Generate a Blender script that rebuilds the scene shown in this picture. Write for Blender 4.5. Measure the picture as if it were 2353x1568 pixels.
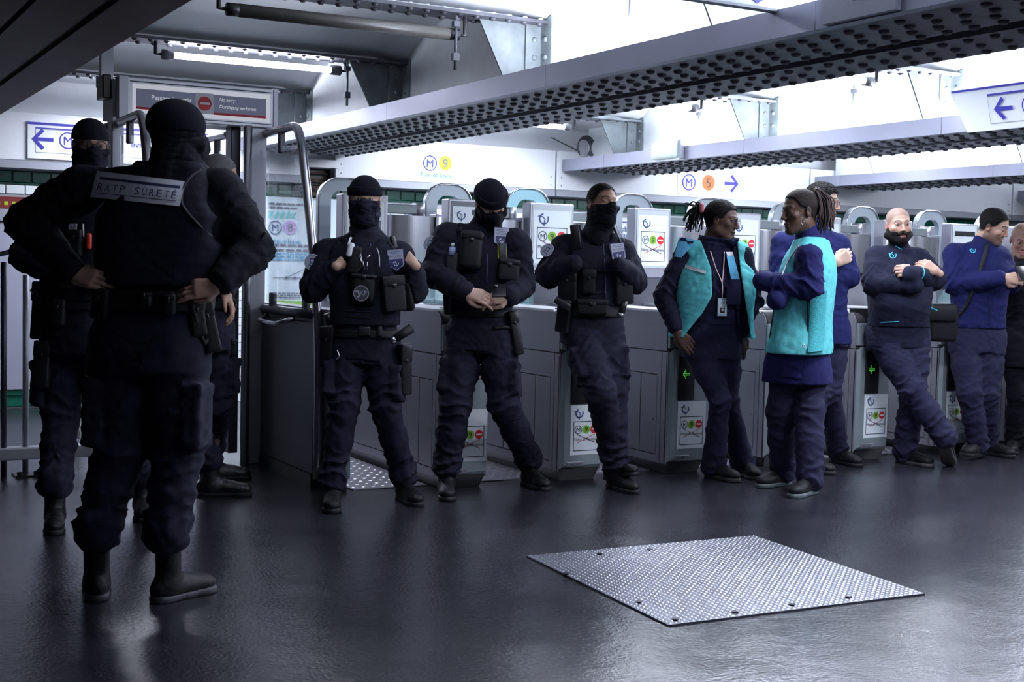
import bpy, bmesh, math, random
import numpy as np
from mathutils import Vector, Matrix
from mathutils.bvhtree import BVHTree
random.seed(7); np.random.seed(7)
for o in list(bpy.data.objects): bpy.data.objects.remove(o)
SC = bpy.context.scene; COL = SC.collection
# ---------------------------------------------------------------- camera (solved from the photograph's vanishing points)
F = 3038.25; PIT, ROL, YAW, CH = 0.05758, 0.02276, 0.50774, 1.27
fw = np.array([math.sin(YAW)*math.cos(PIT), math.cos(YAW)*math.cos(PIT), -math.sin(PIT)])
_r = np.array([math.cos(YAW), -math.sin(YAW), 0.0]); _u = np.cross(_r, fw)
rt = _r*math.cos(ROL)+_u*math.sin(ROL); up = -_r*math.sin(ROL)+_u*math.cos(ROL)
CP = np.array([0, 0, CH])
cam = bpy.data.cameras.new('camera'); co = bpy.data.objects.new('camera', cam); COL.objects.link(co)
cam.sensor_width = 36.0; cam.lens = F/2353*36.0; cam.clip_start = .05; cam.clip_end = 100
M = Matrix.Identity(4)
for i in range(3):
    M[i][0] = rt[i]; M[i][1] = up[i]; M[i][2] = -fw[i]; M[i][3] = CP[i]
co.matrix_world = M; SC.camera = co
cam.dof.use_dof = True; cam.dof.focus_distance = 7.8; cam.dof.aperture_fstop = 7.0
# ---------------------------------------------------------------- world, exposure
w = bpy.data.worlds.new('world'); SC.world = w; w.use_nodes = True
w.node_tree.nodes['Background'].inputs[0].default_value = (.45, .48, .85, 1)
w.node_tree.nodes['Background'].inputs[1].default_value = 0.07
SC.view_settings.view_transform = 'Standard'; SC.view_settings.look = 'None'
SC.view_settings.exposure = 0.0; SC.view_settings.gamma = 1.0; SC.view_settings.use_curve_mapping = False
LAMP_W = 0.62     # overall strength of the fluorescent lamps
# ---------------------------------------------------------------- pixel -> world helpers
def ray(x, y): return fw+rt*((x-1176.5)/F)-up*((y-784)/F)
def onZ(x, y, z=0.):
    d = ray(x, y); return CP+d*((z-CH)/d[2])
def onX(x, y, X):
    d = ray(x, y); return CP+d*(X/d[0])
def onY(x, y, Y):
    d = ray(x, y); return CP+d*(Y/d[1])
def at(x, y, D): return CP+ray(x, y)*D
def pj(P):
    v = np.array(P)-CP; return 1176.5+F*(v@rt)/(v@fw), 784-F*(v@up)/(v@fw)
R0 = np.array([math.cos(YAW), -math.sin(YAW), 0.]); B0 = np.array([-math.sin(YAW), -math.cos(YAW), 0.]); U0 = np.array([0, 0, 1.])
# ---------------------------------------------------------------- materials
MATS = {}
def mat(name, col=(.5, .5, .5), rough=.5, metal=0., noise=0., nscale=20., bump=0., bscale=60., stretch=None, emit=0., ecol=None, alpha=None, trans=0., spec=.5, vcol=False, sheen=0., coat=0., wr=0.):
    if name in MATS: return MATS[name]
    m = bpy.data.materials.new(name); m.use_nodes = True; nt = m.node_tree; N = nt.nodes; L = nt.links
    b = N['Principled BSDF']; b.inputs['Base Color'].default_value = (*col, 1); b.inputs['Roughness'].default_value = rough
    b.inputs['Metallic'].default_value = metal; b.inputs['Specular IOR Level'].default_value = spec
    b.inputs['Transmission Weight'].default_value = trans
    if sheen: b.inputs['Sheen Weight'].default_value = sheen
    if coat: b.inputs['Coat Weight'].default_value = coat; b.inputs['Coat Roughness'].default_value = .15
    if alpha is not None: b.inputs['Alpha'].default_value = alpha
    if emit: b.inputs['Emission Color'].default_value = (*(ecol or col), 1); b.inputs['Emission Strength'].default_value = emit
    tc = N.new('ShaderNodeTexCoord'); mp = N.new('ShaderNodeMapping'); L.new(tc.outputs['Object'], mp.inputs[0])
    if stretch: mp.inputs['Scale'].default_value = stretch
    src = None
    if vcol:
        a = N.new('ShaderNodeAttribute'); a.attribute_name = 'col'; src = a.outputs['Color']; L.new(src, b.inputs['Base Color'])
    if noise:
        n = N.new('ShaderNodeTexNoise'); n.inputs['Scale'].default_value = nscale; n.inputs['Detail'].default_value = 5; L.new(mp.outputs[0], n.inputs[0])
        mr = N.new('ShaderNodeMapRange'); mr.inputs[1].default_value = .25; mr.inputs[2].default_value = .75
        mr.inputs[3].default_value = 1-noise; mr.inputs[4].default_value = 1+noise*.6; L.new(n.outputs[0], mr.inputs[0])
        mx = N.new('ShaderNodeVectorMath'); mx.operation = 'SCALE'; L.new(mr.outputs[0], mx.inputs[3])
        if src: L.new(src, mx.inputs[0])
        else: mx.inputs[0].default_value = col
        L.new(mx.outputs[0], b.inputs['Base Color'])
    if bump:
        n = N.new('ShaderNodeTexNoise'); n.inputs['Scale'].default_value = bscale; n.inputs['Detail'].default_value = 4; L.new(mp.outputs[0], n.inputs[0])
        bp = N.new('ShaderNodeBump'); bp.inputs['Strength'].default_value = bump; bp.inputs['Distance'].default_value = .004
        L.new(n.outputs[0], bp.inputs['Height']); L.new(bp.outputs[0], b.inputs['Normal'])
        if wr:
            n2 = N.new('ShaderNodeTexNoise'); n2.inputs['Scale'].default_value = 5; n2.inputs['Detail'].default_value = 2; n2.inputs['Distortion'].default_value = .6; L.new(mp.outputs[0], n2.inputs[0])
            ab = N.new('ShaderNodeMath'); ab.operation = 'PINGPONG'; ab.inputs[1].default_value = .09; L.new(n2.outputs[0], ab.inputs[0])
            b3 = N.new('ShaderNodeBump'); b3.inputs['Strength'].default_value = wr; b3.inputs['Distance'].default_value = .06; L.new(ab.outputs[0], b3.inputs['Height']); L.new(b3.outputs[0], bp.inputs['Normal'])
    MATS[name] = m; return m
def srgb(r, g, b): return tuple((c/255/12.92 if c/255 <= .04045 else ((c/255+.055)/1.055)**2.4) for c in (r, g, b))
steel = mat('brushed_steel', (.42, .43, .48), .42, .75, .12, 6, .12, 40, (1, 1, .15))
steel_v = mat('drum_steel', (.55, .56, .6), .28, .95, .25, 9, .1, 30, (1, 1, .03))
steel_d = mat('dark_steel', (.10, .10, .12), .38, .8, .1, 8)
steel_p = mat('polished_tube', (.5, .5, .54), .22, .95)
alu = mat('anodised_fascia', (.27, .28, .35), .45, .55, .08, 3)
girder = mat('painted_girder', (.07, .072, .09), .55, .1, .45, 7, .5, 30)
girder_w = mat('white_painted_steel', (.72, .76, .78), .5, 0, .1, 5, .2, 40)
girder_g = mat('grey_green_steel', (.17, .20, .21), .5, 0, .35, 9, .4, 30)
plaster = mat('white_vault', (.74, .77, .80), .75, 0, .07, 2, .2, 20)
plate_m = mat('flange_grey', (.125, .13, .155), .5, .1, .35, 8, .4, 30)
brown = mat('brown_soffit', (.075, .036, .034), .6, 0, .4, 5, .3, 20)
white = mat('white_enamel', (.8, .83, .86), .35, 0, .04, 3)
greyband = mat('grey_lacquer', (.30, .32, .36), .4)
black = mat('black_plastic', (.012, .012, .015), .35)
rubber = mat('black_rubber', (.018, .018, .02), .6)
paper = mat('white_paper', (.74, .80, .84), .5)
ink_b = mat('blue_print', srgb(45, 40, 160), .5)
ink_n = mat('navy_print', srgb(25, 55, 120), .5)
ink_k = mat('black_print', (.01, .012, .02), .5)
ink_r = mat('red_print', srgb(200, 25, 40), .5)
ink_g = mat('green_print', srgb(120, 170, 40), .5)
ink_y = mat('lime_print', srgb(165, 180, 20), .5)
ink_o = mat('orange_print', srgb(215, 95, 25), .5)
ink_p = mat('lilac_print', srgb(185, 160, 215), .5)
ink_t = mat('teal_print', srgb(60, 150, 190), .5)
ink_c = mat('aqua_print', srgb(90, 205, 200), .5)
ink_w = mat('white_print', (.85, .87, .9), .5)
ink_grey = mat('grey_print', srgb(95, 98, 115), .5)
tile_w = mat('white_tile', (.72, .78, .8), .18, 0, .06, 3)
tile_g = mat('green_tile', srgb(20, 95, 75), .2, 0, .25, 12)
grout = mat('grout', (.3, .32, .33), .8)
led_g = mat('green_led', (.05, .4, .05), .4, emit=.5, ecol=(.15, 1, .1))
lamp_m = mat('lit_fluorescent', (1, 1, 1), .4, emit=14., ecol=(.86, .88, 1))
orange_lit = mat('lit_indicator', (.9, .1, .02), .4, emit=1., ecol=(1, .15, .03))
# floor: dark bitumen sheet, softly glossy, wavy
def floor_mat():
    m = mat('dark_floor', (.03, .032, .045), .3, 0, spec=.65); nt = m.node_tree; N = nt.nodes; L = nt.links; b = N['Principled BSDF']
    tc = N.new('ShaderNodeTexCoord')
    def nz(s, d, dist=0):
        n = N.new('ShaderNodeTexNoise'); n.inputs['Scale'].default_value = s; n.inputs['Detail'].default_value = d; n.inputs['Distortion'].default_value = dist
        L.new(tc.outputs['Object'], n.inputs[0]); return n
    a = nz(1.3, 6, .6); a2 = nz(5, 9); a3 = nz(70, 5)
    cr = N.new('ShaderNodeValToRGB'); cr.color_ramp.elements[0].position = .2; cr.color_ramp.elements[0].color = (.006, .006, .010, 1)
    cr.color_ramp.elements[1].position = .85; cr.color_ramp.elements[1].color = (.036, .036, .048, 1)
    ad = N.new('ShaderNodeMath'); ad.operation = 'MULTIPLY_ADD'; L.new(a2.outputs[0], ad.inputs[0]); ad.inputs[1].default_value = .45
    md = N.new('ShaderNodeMath'); md.operation = 'MULTIPLY_ADD'; L.new(a.outputs[0], md.inputs[0]); md.inputs[1].default_value = .75; md.inputs[2].default_value = -.10
    L.new(md.outputs[0], ad.inputs[2]); L.new(ad.outputs[0], cr.inputs[0]); L.new(cr.outputs[0], b.inputs['Base Color'])
    mr = N.new('ShaderNodeMapRange'); mr.inputs[1].default_value = .2; mr.inputs[2].default_value = .8; mr.inputs[3].default_value = .5; mr.inputs[4].default_value = 1.3; b.inputs['IOR'].default_value = 1.65
    a5 = nz(2.2, 6, .3); L.new(a5.outputs[0], mr.inputs[0]); L.new(mr.outputs[0], b.inputs['Specular IOR Level']); b.inputs['Roughness'].default_value = .225
    b1 = N.new('ShaderNodeBump'); b1.inputs['Strength'].default_value = .16; b1.inputs['Distance'].default_value = .03
    n4 = nz(4.5, 3, .3); L.new(n4.outputs[0], b1.inputs['Height'])
    b2 = N.new('ShaderNodeBump'); b2.inputs['Strength'].default_value = .6; b2.inputs['Distance'].default_value = .003
    L.new(a3.outputs[0], b2.inputs['Height']); L.new(b1.outputs[0], b2.inputs['Normal']); L.new(b2.outputs[0], b.inputs['Normal'])
    return m
# ---------------------------------------------------------------- object helpers
def link(o, parent=None):
    COL.objects.link(o)
    if parent is not None: o.parent = parent
    return o
def empty(name, loc=(0, 0, 0), **k):
    o = bpy.data.objects.new(name, None); o.empty_display_size = .1; o.location = Vector(loc); COL.objects.link(o)
    return tag(o, **k)
def tag(o, label=None, cat=None, group=None, kind=None):
    if label: o['label'] = label
    if cat: o['category'] = cat
    if group: o['group'] = group
    if kind: o['kind'] = kind
    return o
LOC = {}
def wpos(o):
    p = Vector((0, 0, 0))
    while o is not None:
        p += o.location; o = o.parent
    return p
def mk(name, V, Fc, m, parent=None, smooth=False, mats=None, midx=None, **k):
    """V in world coordinates; linked as ONE mesh object"""
    off = wpos(parent) if parent is not None else Vector((0, 0, 0))
    V = np.asarray(V, dtype=float)-np.array(off)
    if parent is None and len(V):
        c = np.array([(V[:, 0].min()+V[:, 0].max())/2, (V[:, 1].min()+V[:, 1].max())/2, V[:, 2].min()]); V = V-c
    me = bpy.data.meshes.new(name); me.from_pydata([tuple(v) for v in V], [], [tuple(int(i) for i in f) for f in Fc]); me.update()
    for mm in (mats or [m]): me.materials.append(mm)
    if midx is not None: me.polygons.foreach_set('material_index', np.array(midx, dtype=np.int32))
    if smooth: me.polygons.foreach_set('use_smooth', np.ones(len(me.polygons), dtype=bool))
    o = bpy.data.objects.new(name, me); link(o, parent)
    if parent is None and len(V): o.location = Vector(c)
    return tag(o, **k)
class MB:
    """collects solid pieces, built as one mesh"""
    def __init__(s): s.V = []; s.F = []
    def add(s, V, Fc):
        n = len(s.V); s.V += [tuple(v) for v in V]; s.F += [tuple(i+n for i in f) for f in Fc]; return s
    def box(s, a, b, bev=0.):
        x0, y0, z0 = [min(a[i], b[i]) for i in range(3)]; x1, y1, z1 = [max(a[i], b[i]) for i in range(3)]
        if bev <= 0:
            return s.add([(x0, y0, z0), (x1, y0, z0), (x1, y1, z0), (x0, y1, z0), (x0, y0, z1), (x1, y0, z1), (x1, y1, z1), (x0, y1, z1)],
                         [(0, 3, 2, 1), (4, 5, 6, 7), (0, 1, 5, 4), (1, 2, 6, 5), (2, 3, 7, 6), (3, 0, 4, 7)])
        return s.rbox(((x0+x1)/2, (y0+y1)/2, (z0+z1)/2), (x1-x0, y1-y0, z1-z0), None, bev)
    def rbox(s, c, size, R=None, bev=.005, seg=2):
        bm = bmesh.new(); bmesh.ops.create_cube(bm, size=1)
        for v in bm.verts: v.co = Vector((v.co.x*size[0], v.co.y*size[1], v.co.z*size[2]))
        bev = min(bev, min(size)*.49)
        bmesh.ops.bevel(bm, geom=bm.edges[:], offset=bev, segments=seg, affect='EDGES', profile=.5)
        V = np.array([v.co[:] for v in bm.verts]); bm.verts.index_update()
        Fc = [[v.index for v in f.verts] for f in bm.faces]; bm.free()
        if R is not None: V = V@np.array(R).T
        return s.add(V+np.array(c), Fc)
    def tube(s, pts, r, n=10, caps=True, closed=False):
        P = [np.array(p, float) for p in pts]; m = len(P); rr = r if hasattr(r, '__len__') else [r]*m
        V = []; prev = None
        for i in range(m):
            if closed: t = P[(i+1) % m]-P[i-1]
            else: t = P[min(i+1, m-1)]-P[max(i-1, 0)]
            t = t/(np.linalg.norm(t)+1e-12)
            if prev is None: a = np.cross(t, (0, 0, 1.) if abs(t[2]) < .9 else (1., 0, 0))
            else: a = prev-t*(prev@t)
            a = a/np.linalg.norm(a); prev = a; b = np.cross(t, a)
            for k in range(n):
                th = 2*math.pi*k/n; V.append(P[i]+(a*math.cos(th)+b*math.sin(th))*rr[i])
        Fc = []
        for i in range(m if closed else m-1):
            j = (i+1) % m
            for k in range(n):
                Fc.append((i*n+k, i*n+(k+1) % n, j*n+(k+1) % n, j*n+k))
        if caps and not closed:
            Fc.append(tuple(range(n))[::-1]); Fc.append(tuple(range((m-1)*n, m*n)))
        return s.add(V, Fc)
    def prism(s, poly, d):
        """closed 3-D polygon extruded by vector d"""
        n = len(poly); P = [np.array(p, float) for p in poly]; d = np.array(d, float)
        Fc = [tuple(range(n)), tuple(range(2*n-1, n-1, -1))]+[(i, i+n, (i+1) % n+n, (i+1) % n) for i in range(n)]
        return s.add(P+[p+d for p in P], Fc)
    def build(s, name, m, parent=None, smooth=False, **k): return mk(name, s.V, s.F, m, parent, smooth, **k)
def box(name, a, b, m, parent=None, bev=0., **k): return MB().box(a, b, bev).build(name, m, parent, **k)
def tube(name, pts, r, m, parent=None, n=10, **k): return MB().tube(pts, r, n).build(name, m, parent, True, **k)
def bez(pts, k=6, closed=False):
    """Catmull-Rom through points"""
    P = [np.array(p, float) for p in pts]; out = []
    n = len(P)
    for i in range(n-1 if not closed else n):
        p0 = P[i-1] if (i > 0 or closed) else P[i]; p1 = P[i]; p2 = P[(i+1) % n]; p3 = P[(i+2) % n] if (i+2 < n or closed) else P[(i+1) % n]
        for j in range(k):
            t = j/k; out.append(.5*((2*p1)+(-p0+p2)*t+(2*p0-5*p1+4*p2-p3)*t*t+(-p0+3*p1-3*p2+p3)*t**3))
    if not closed: out.append(P[-1])
    return out
# ---------------------------------------------------------------- flat printing
_tx = {}
def text2d(s):
    if s in _tx: return _tx[s]
    c = bpy.data.curves.new('t', 'FONT'); c.body = s; c.size = 1.; c.resolution_u = 3
    o = bpy.data.objects.new('t', c); COL.objects.link(o); bpy.context.view_layer.update()
    me = o.to_mesh(); V = np.array([v.co[:2] for v in me.vertices]) if len(me.vertices) else np.zeros((0, 2)); Fc = [tuple(p.vertices) for p in me.polygons]
    o.to_mesh_clear(); bpy.data.objects.remove(o); bpy.data.curves.remove(c)
    _tx[s] = (V, Fc); return _tx[s]
for _s in ['M', '9', '5', '8', 'Mairie de Montreuil', 'Pont de Sèvres', 'Passage interdit', 'No entry', 'Durchgang verboten', 'RATP SÛRETÉ', 'èvres', 'Pont', 'Paris', 'Bobigny', "Place d'It", 'République', 'POLICE', 'KP', 'GPSR', 'CLIO', 'SÛRETÉ']: text2d(_s)
class Print:
    """2-D artwork in local metres (or any unit), grouped by object name and material; mapped onto a plane or a body surface"""
    def __init__(s): s.items = {}; s.n = 0
    def poly(s, pts, m, name='lettering', faces=None, lay=None):
        k = (name, m.name); s.items.setdefault(k, [[], [], m]); V, Fc, _ = s.items[k]; n = len(V)
        L = s.n if lay is None else lay
        V += [(p[0], p[1], L) for p in pts]
        Fc += [tuple(i+n for i in f) for f in (faces or [tuple(range(len(pts)))])]
    def rect(s, u0, v0, u1, v1, m, name='panel', lay=0, sub=1):
        pts = []; fc = []
        for j in range(sub+1):
            for i in range(sub+1): pts.append((u0+(u1-u0)*i/sub, v0+(v1-v0)*j/sub))
        for j in range(sub):
            for i in range(sub):
                a = j*(sub+1)+i; fc.append((a, a+1, a+sub+2, a+sub+1))
        s.poly(pts, m, name, fc, lay)
    def disc(s, u, v, r, m, name='emblem', lay=1, n=28, rv=None):
        s.poly([(u+r*math.cos(t), v+(rv or r)*math.sin(t)) for t in np.linspace(0, 2*math.pi, n, endpoint=False)], m, name, None, lay)
    def line(s, pts, wd, m, name='lettering', lay=2, closed=False):
        P = [np.array(p, float) for p in pts]; n = len(P)
        L = []; R = []
        for i in range(n):
            t = (P[(i+1) % n] if (closed or i < n-1) else P[i])-(P[i-1] if (closed or i > 0) else P[i]); t = t/(np.linalg.norm(t)+1e-9)
            q = np.array([-t[1], t[0]])*wd/2; L.append(P[i]+q); R.append(P[i]-q)
        fc = [(i, i+1, n+i+1, n+i) for i in range(n-1)]+([(n-1, 0, n, 2*n-1)] if closed else [])
        s.poly(L+R, m, name, [f[::-1] for f in fc], lay)
    def frame(s, u0, v0, u1, v1, wd, m, name='border', lay=1):
        for a in ((u0, v0, u1, v0+wd), (u0, v1-wd, u1, v1), (u0, v0+wd, u0+wd, v1-wd), (u1-wd, v0+wd, u1, v1-wd)): s.rect(*a, m, name, lay)
    def ring(s, u, v, r, wd, m, name='emblem', lay=2, a0=0., a1=360., n=30):
        full = a1-a0 >= 359.9
        s.line([(u+r*math.cos(t), v+r*math.sin(t)) for t in np.radians(np.linspace(a0, a1, n, endpoint=not full))], wd, m, name, lay, full)
    def text(s, t, u, v, h, m, name='lettering', lay=3, align='c', width=None, slant=0.):
        V, Fc = text2d(t)
        if not len(V): return
        x0, x1 = V[:, 0].min(), V[:, 0].max(); k = h/.73; kx = k if width is None else width/(x1-x0)
        o = {'c': (x0+x1)/2, 'l': x0, 'r': x1}[align]
        s.poly([(u+(p[0]-o)*kx+slant*p[1]*k, v+(p[1]-.365)*k) for p in V], m, name, Fc, lay)
    def metro(s, u, v, r, m, name='metro_symbol', lay=2, bg=None):
        if bg: s.disc(u, v, r, bg, name, lay-1)
        s.ring(u, v, r*.93, r*.13, m, name, lay); s.text('M', u, v, r*1.05, m, name, lay+1)
    def line_no(s, t, u, v, r, bg, m, name='line_number', lay=1):
        s.disc(u, v, r, bg, name, lay); s.text(t, u, v, r*1.25, m, name, lay+1)
    def noentry(s, u, v, r, name='no_entry_symbol', lay=1):
        s.disc(u, v, r, ink_r, name, lay); s.rect(u-r*.72, v-r*.17, u+r*.72, v+r*.17, ink_w, name, lay+1)
    def emblem(s, u, v, r, m, name='operator_emblem', lay=2, wd=.26):
        s.ring(u, v, r, r*wd, m, name, lay, 100, 390, 26)
        s.line([(u-r*1.45, v+r*.45), (u-r*.9, v+r*.62), (u-r*.35, v+r*.42), (u-r*.05, v+r*.2), (u+r*.3, v-r*.15), (u+r*.08, v-r*.3), (u+r*.16, v-r*.55), (u+r*.0, v-r*.8), (u+r*.02, v-r*1.5)], r*wd*.6, m, name, lay+1)
    def arrow(s, u, v, L, wd, m, d=1, name='arrow', lay=2):
        s.line([(u-L/2*d, v), (u+L/2*d*.9, v)], wd, m, name, lay)
        s.line([(u+d*L*.02, v+L*.5), (u+d*L*.5, v), (u+d*L*.02, v-L*.5)], wd, m, name, lay+1)
    def out(s, fmap, parent, eps=.0012, base=.001):
        obs = []
        for (nm, mn), (V, Fc, m) in s.items.items():
            W = [fmap(v[0], v[1], base+v[2]*eps) for v in V]
            obs.append(mk(nm, W, Fc, m, parent))
        return obs
def plane(O, U, V):
    O = np.array(O, float); U = np.array(U, float); V = np.array(V, float); Nn = np.cross(U, V)
    return lambda u, v, h: O+U*u+V*v+Nn*h
# ================================================================ setting
YW = 11.5
def st(name, a, b, m, bev=0., **k): return box(name, a, b, m, None, bev, kind='structure', **k)
st('floor', (-4, -3, -.1), (19, 13, 0), floor_mat())
st('wall_back', (-4, YW+.02, 0), (19, YW+.15, 3.1), plaster)
st('wall_front', (-4, -3.1, 0), (19, -3, 3.1), mat('far_wall', (.10, .10, .13), .7))
st('wall_left', (-4.1, -3, 0), (-4, 13, 3.1), MATS['far_wall']); st('wall_right', (19, -3, 0), (19.1, 13, 3.1), MATS['far_wall'])
BX = [.25+3.25*j for j in range(-1, 5)]               # fascia planes of the longitudinal girders
SY = [-.95+1.9*k for k in range(0, 7)]                # transverse girders
SY = [y-.08 for y in SY]                               # ... 4.67 6.57 8.47 10.37
for j, x0 in enumerate(BX[:-1]):
    xa, xb = x0+.75, BX[j+1]+.33
    V = []; Fc = []; n = 0
    ys = []
    for k in range(len(SY)-1):
        for q in range(10):
            t = q/10; ys.append((SY[k]+1.9*t, 2.66+.27*math.sin(math.pi*t)**.7))
    ys += [(SY[-1], 2.66), (YW, 2.70)]
    for (y, z) in ys: V += [(xa-.1, y, z-.05), (xa+.12, y, z), (xb-.25, y, z), (xb+.05, y, z-.07)]
    for i in range(len(ys)-1):
        for q in range(3): Fc.append((4*i+q, 4*i+q+1, 4*i+5+q, 4*i+4+q))
    mk('ceiling', V, Fc, plaster, None, True, kind='structure')
st('ceiling', (-4, -3, 2.98), (19, YW, 3.08), plaster)
# rivet head shared by every riveted piece
def rivet_mesh(m, r=.020, h=.015):
    bm = bmesh.new(); rings = [(r, 0), (r*.92, h*.45), (r*.6, h*.85)]
    prev = None
    for (rr, zz) in rings:
        cur = [bm.verts.new((rr*math.cos(t), rr*math.sin(t), zz)) for t in np.linspace(0, 2*math.pi, 8, endpoint=False)]
        if prev:
            for i in range(8): bm.faces.new((prev[i], prev[(i+1) % 8], cur[(i+1) % 8], cur[i]))
        prev = cur
    top = bm.verts.new((0, 0, h))
    for i in range(8): bm.faces.new((prev[i], prev[(i+1) % 8], top))
    me = bpy.data.meshes.new('rivet'); bm.to_mesh(me); bm.free(); me.materials.append(m)
    me.polygons.foreach_set('use_smooth', [True]*len(me.polygons)); return me
RV = {k: rivet_mesh(m) for k, m in (('d', girder), ('w', girder_w), ('g', girder_g))}
def rivet(kind, p, axis, parent, s=1.):
    """axis: direction the head points"""
    o = bpy.data.objects.new('rivet', RV[kind]); COL.objects.link(o); o.parent = parent
    q = Vector((0, 0, 1)).rotation_difference(Vector(axis)); o.rotation_mode = 'QUATERNION'; o.rotation_quaternion = q
    o.location = Vector(p)-wpos(parent); o.scale = (s, s, s); return o
def rivets_joined(name, pts, axis, kind, parent, s=1.):
    me = RV[kind]; v0 = np.array([v.co[:] for v in me.vertices])*s; f0 = [tuple(p.vertices) for p in me.polygons]
    q = Vector((0, 0, 1)).rotation_difference(Vector(axis)).to_matrix(); v0 = v0@np.array(q).T
    V = np.concatenate([v0+np.array(p) for p in pts]); n = len(v0)
    Fc = [tuple(i+n*k for i in f) for k in range(len(pts)) for f in f0]
    return mk(name, V, Fc, me.materials[0], parent, True, kind='stuff')
BLAB = ['longitudinal steel girder out of the light at the left edge of the hall', 'dark riveted longitudinal girder crossing top left above the masked men',
        'long riveted girder with grey fascia over the left half of the gates', 'second riveted girder with small emergency light on its fascia',
        'third riveted girder above the ponytailed woman and bearded man', 'far riveted girder only just showing at the right edge']
YE = 11.2
for j, x0 in enumerate(BX):
    B = empty('riveted_girder', (x0+.5, 4, 2.2), label=BLAB[j], cat='girder', group='longitudinal riveted ceiling girders')
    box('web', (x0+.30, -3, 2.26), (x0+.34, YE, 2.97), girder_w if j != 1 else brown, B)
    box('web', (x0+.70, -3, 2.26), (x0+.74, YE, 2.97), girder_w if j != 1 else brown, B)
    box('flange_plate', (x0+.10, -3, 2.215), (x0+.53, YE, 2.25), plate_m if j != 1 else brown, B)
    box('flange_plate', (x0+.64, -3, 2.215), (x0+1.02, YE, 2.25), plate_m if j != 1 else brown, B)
    box('groove', (x0+.55, -3, 2.25), (x0+.62, YE, 2.262), black, B)
    if j != 1:
        ya = 1.2+.35*j; L = 2.05
        while ya < YE:
            yb = min(ya+L, YE)
            b = MB().box((x0, ya+.002, 2.20), (x0+.012, yb-.002, 2.312)); b.box((x0+.012, ya+.002, 2.20), (x0+.055, yb-.002, 2.208)); b.box((x0+.012, ya+.002, 2.304), (x0+.04, yb-.002, 2.312))
            b.build('fascia_panel', alu, B); ya = yb
        box('trough', (x0+.012, -1, 2.235), (x0+.30, YE, 2.243), alu, B)
        tube('cable', [(x0+.085, -1, 2.222), (x0+.085, YE, 2.222)], .014, girder, B, 6)
    offs = (.18, .28, .38, .48)
    offs = list(offs)+[.69, .82, .95]
    pts = []; yy = 2.2
    while yy < YE-.05:
        for q, o_ in enumerate(offs): pts.append((x0+o_, yy+(.05 if q % 2 else 0), 2.215))
        yy += .135
    if j == 1:
        for q, xx in enumerate((.2, .45, .7, .95)): box('soffit_board', (x0+xx-.11, -3, 2.20-.006*(q % 2)), (x0+xx+.11, YE, 2.214), brown, B)
    elif j == 2:
        pts.sort(key=lambda p: 0 if 3.4 < p[1] < 7.7 else 1)
        for p in pts[:285]: rivet('d', p, (0, 0, -1), B, 1.15)
        rivets_joined('rivet_field', pts[285:], (0, 0, -1), 'd', B, 1.15)
    else:
        if j in (3,):
            near = [p for p in pts if p[1] < 7.0 and p[0] > x0+.6 and p[1] > 5.2]; far = [p for p in pts if p not in near]
            for p in near: rivet('d', p, (0, 0, -1), B, 1.15)
            rivets_joined('rivet_field', far, (0, 0, -1), 'd', B, 1.15)
        else: rivets_joined('rivet_field', pts, (0, 0, -1), 'd', B, 1.15)
    wx = x0+.30
    for k, y in enumerate(SY):
        if y < 1 or j in (0,): continue
        gm, rk = (girder_g, 'g')
        # gusset in the plane of the transverse girder, then two stiffener angles with rivets
        MB().prism([(wx-.40, y-.006, 2.625), (wx, y-.006, 2.625), (wx, y-.006, 2.26), (wx-.21, y-.006, 2.26)], (0, .012, 0)).build('gusset_plate', gm, B)
        box('stiffener', (wx-.11, y-.02, 2.26), (wx, y-.006, 2.625), gm, B)
        box('stiffener', (wx-.012, y-.13, 2.26), (wx, y-.02, 2.66), girder_w if rk == 'w' else gm, B)
        for z in (2.34, 2.44, 2.54):
            if j in (2, 3): rivet(rk, (wx-.055, y-.02, z), (0, -1, 0), B, .85); rivet(rk, (wx-.012, y-.07, z), (-1, 0, 0), B, .85)
    if j == 2:
        box('splice_plate', (wx-.012, 5.0, 2.3), (wx, 5.32, 2.95), girder_w, B)
        for yy in (5.05, 5.15, 5.25):
            for z in (2.4, 2.5, 2.6, 2.7, 2.8): rivet('w', (wx-.012, yy+(.03 if z in (2.5, 2.7) else 0), z), (-1, 0, 0), B, 1.)
TLAB = {2: 'transverse riveted girder nearest the camera', 3: 'second transverse riveted girder', 4: 'transverse riveted girder carrying the unlit tube', 5: 'transverse riveted girder carrying the lit tube', 6: 'farthest transverse riveted girder before the white header'}
for k, y in enumerate(SY):
    if y < 1: continue
    for j in range(1, 5):
        xa, xb = BX[j]+.74, BX[j+1]+.30
        g = {4: 'unlit', 5: 'lit'}.get(k, '')
        lab = '%s cross girder from the camera, in the %s' % (['', 'nearest', 'second', 'third', 'fourth', 'fifth', 'sixth'][k], ['', 'ceiling bay left of the long fascia', 'bay behind the long fascia', 'bay behind the second fascia', 'farthest right bay'][j])
        T = empty('transverse_girder', ((xa+xb)/2, y, 2.6), label=lab[:110], cat='girder', group='transverse ceiling girders')
        box('flange_plate', (xa, y-.10, 2.622), (xb, y+.10, 2.64), girder if j < 2 else girder_g, T)
        box('web', (xa, y-.008, 2.64), (xb, y+.008, 2.97), girder_w, T)
        pts = []; x = xa+.06
        while x < xb-.04: pts += [(x, y-.065, 2.622), (x+.05, y+.065, 2.622)]; x += .1
        if j == 1 and k in (4, 5):
            for p in pts: rivet('d', p, (0, 0, -1), T, 1.)
            if k == 4:
                for p in pts[::2]: rivet('w', (p[0], y-.075, 2.64), (0, 0, 1), T, .9)
        else: rivets_joined('rivet_field', pts, (0, 0, -1), 'd', T, 1.)
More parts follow.
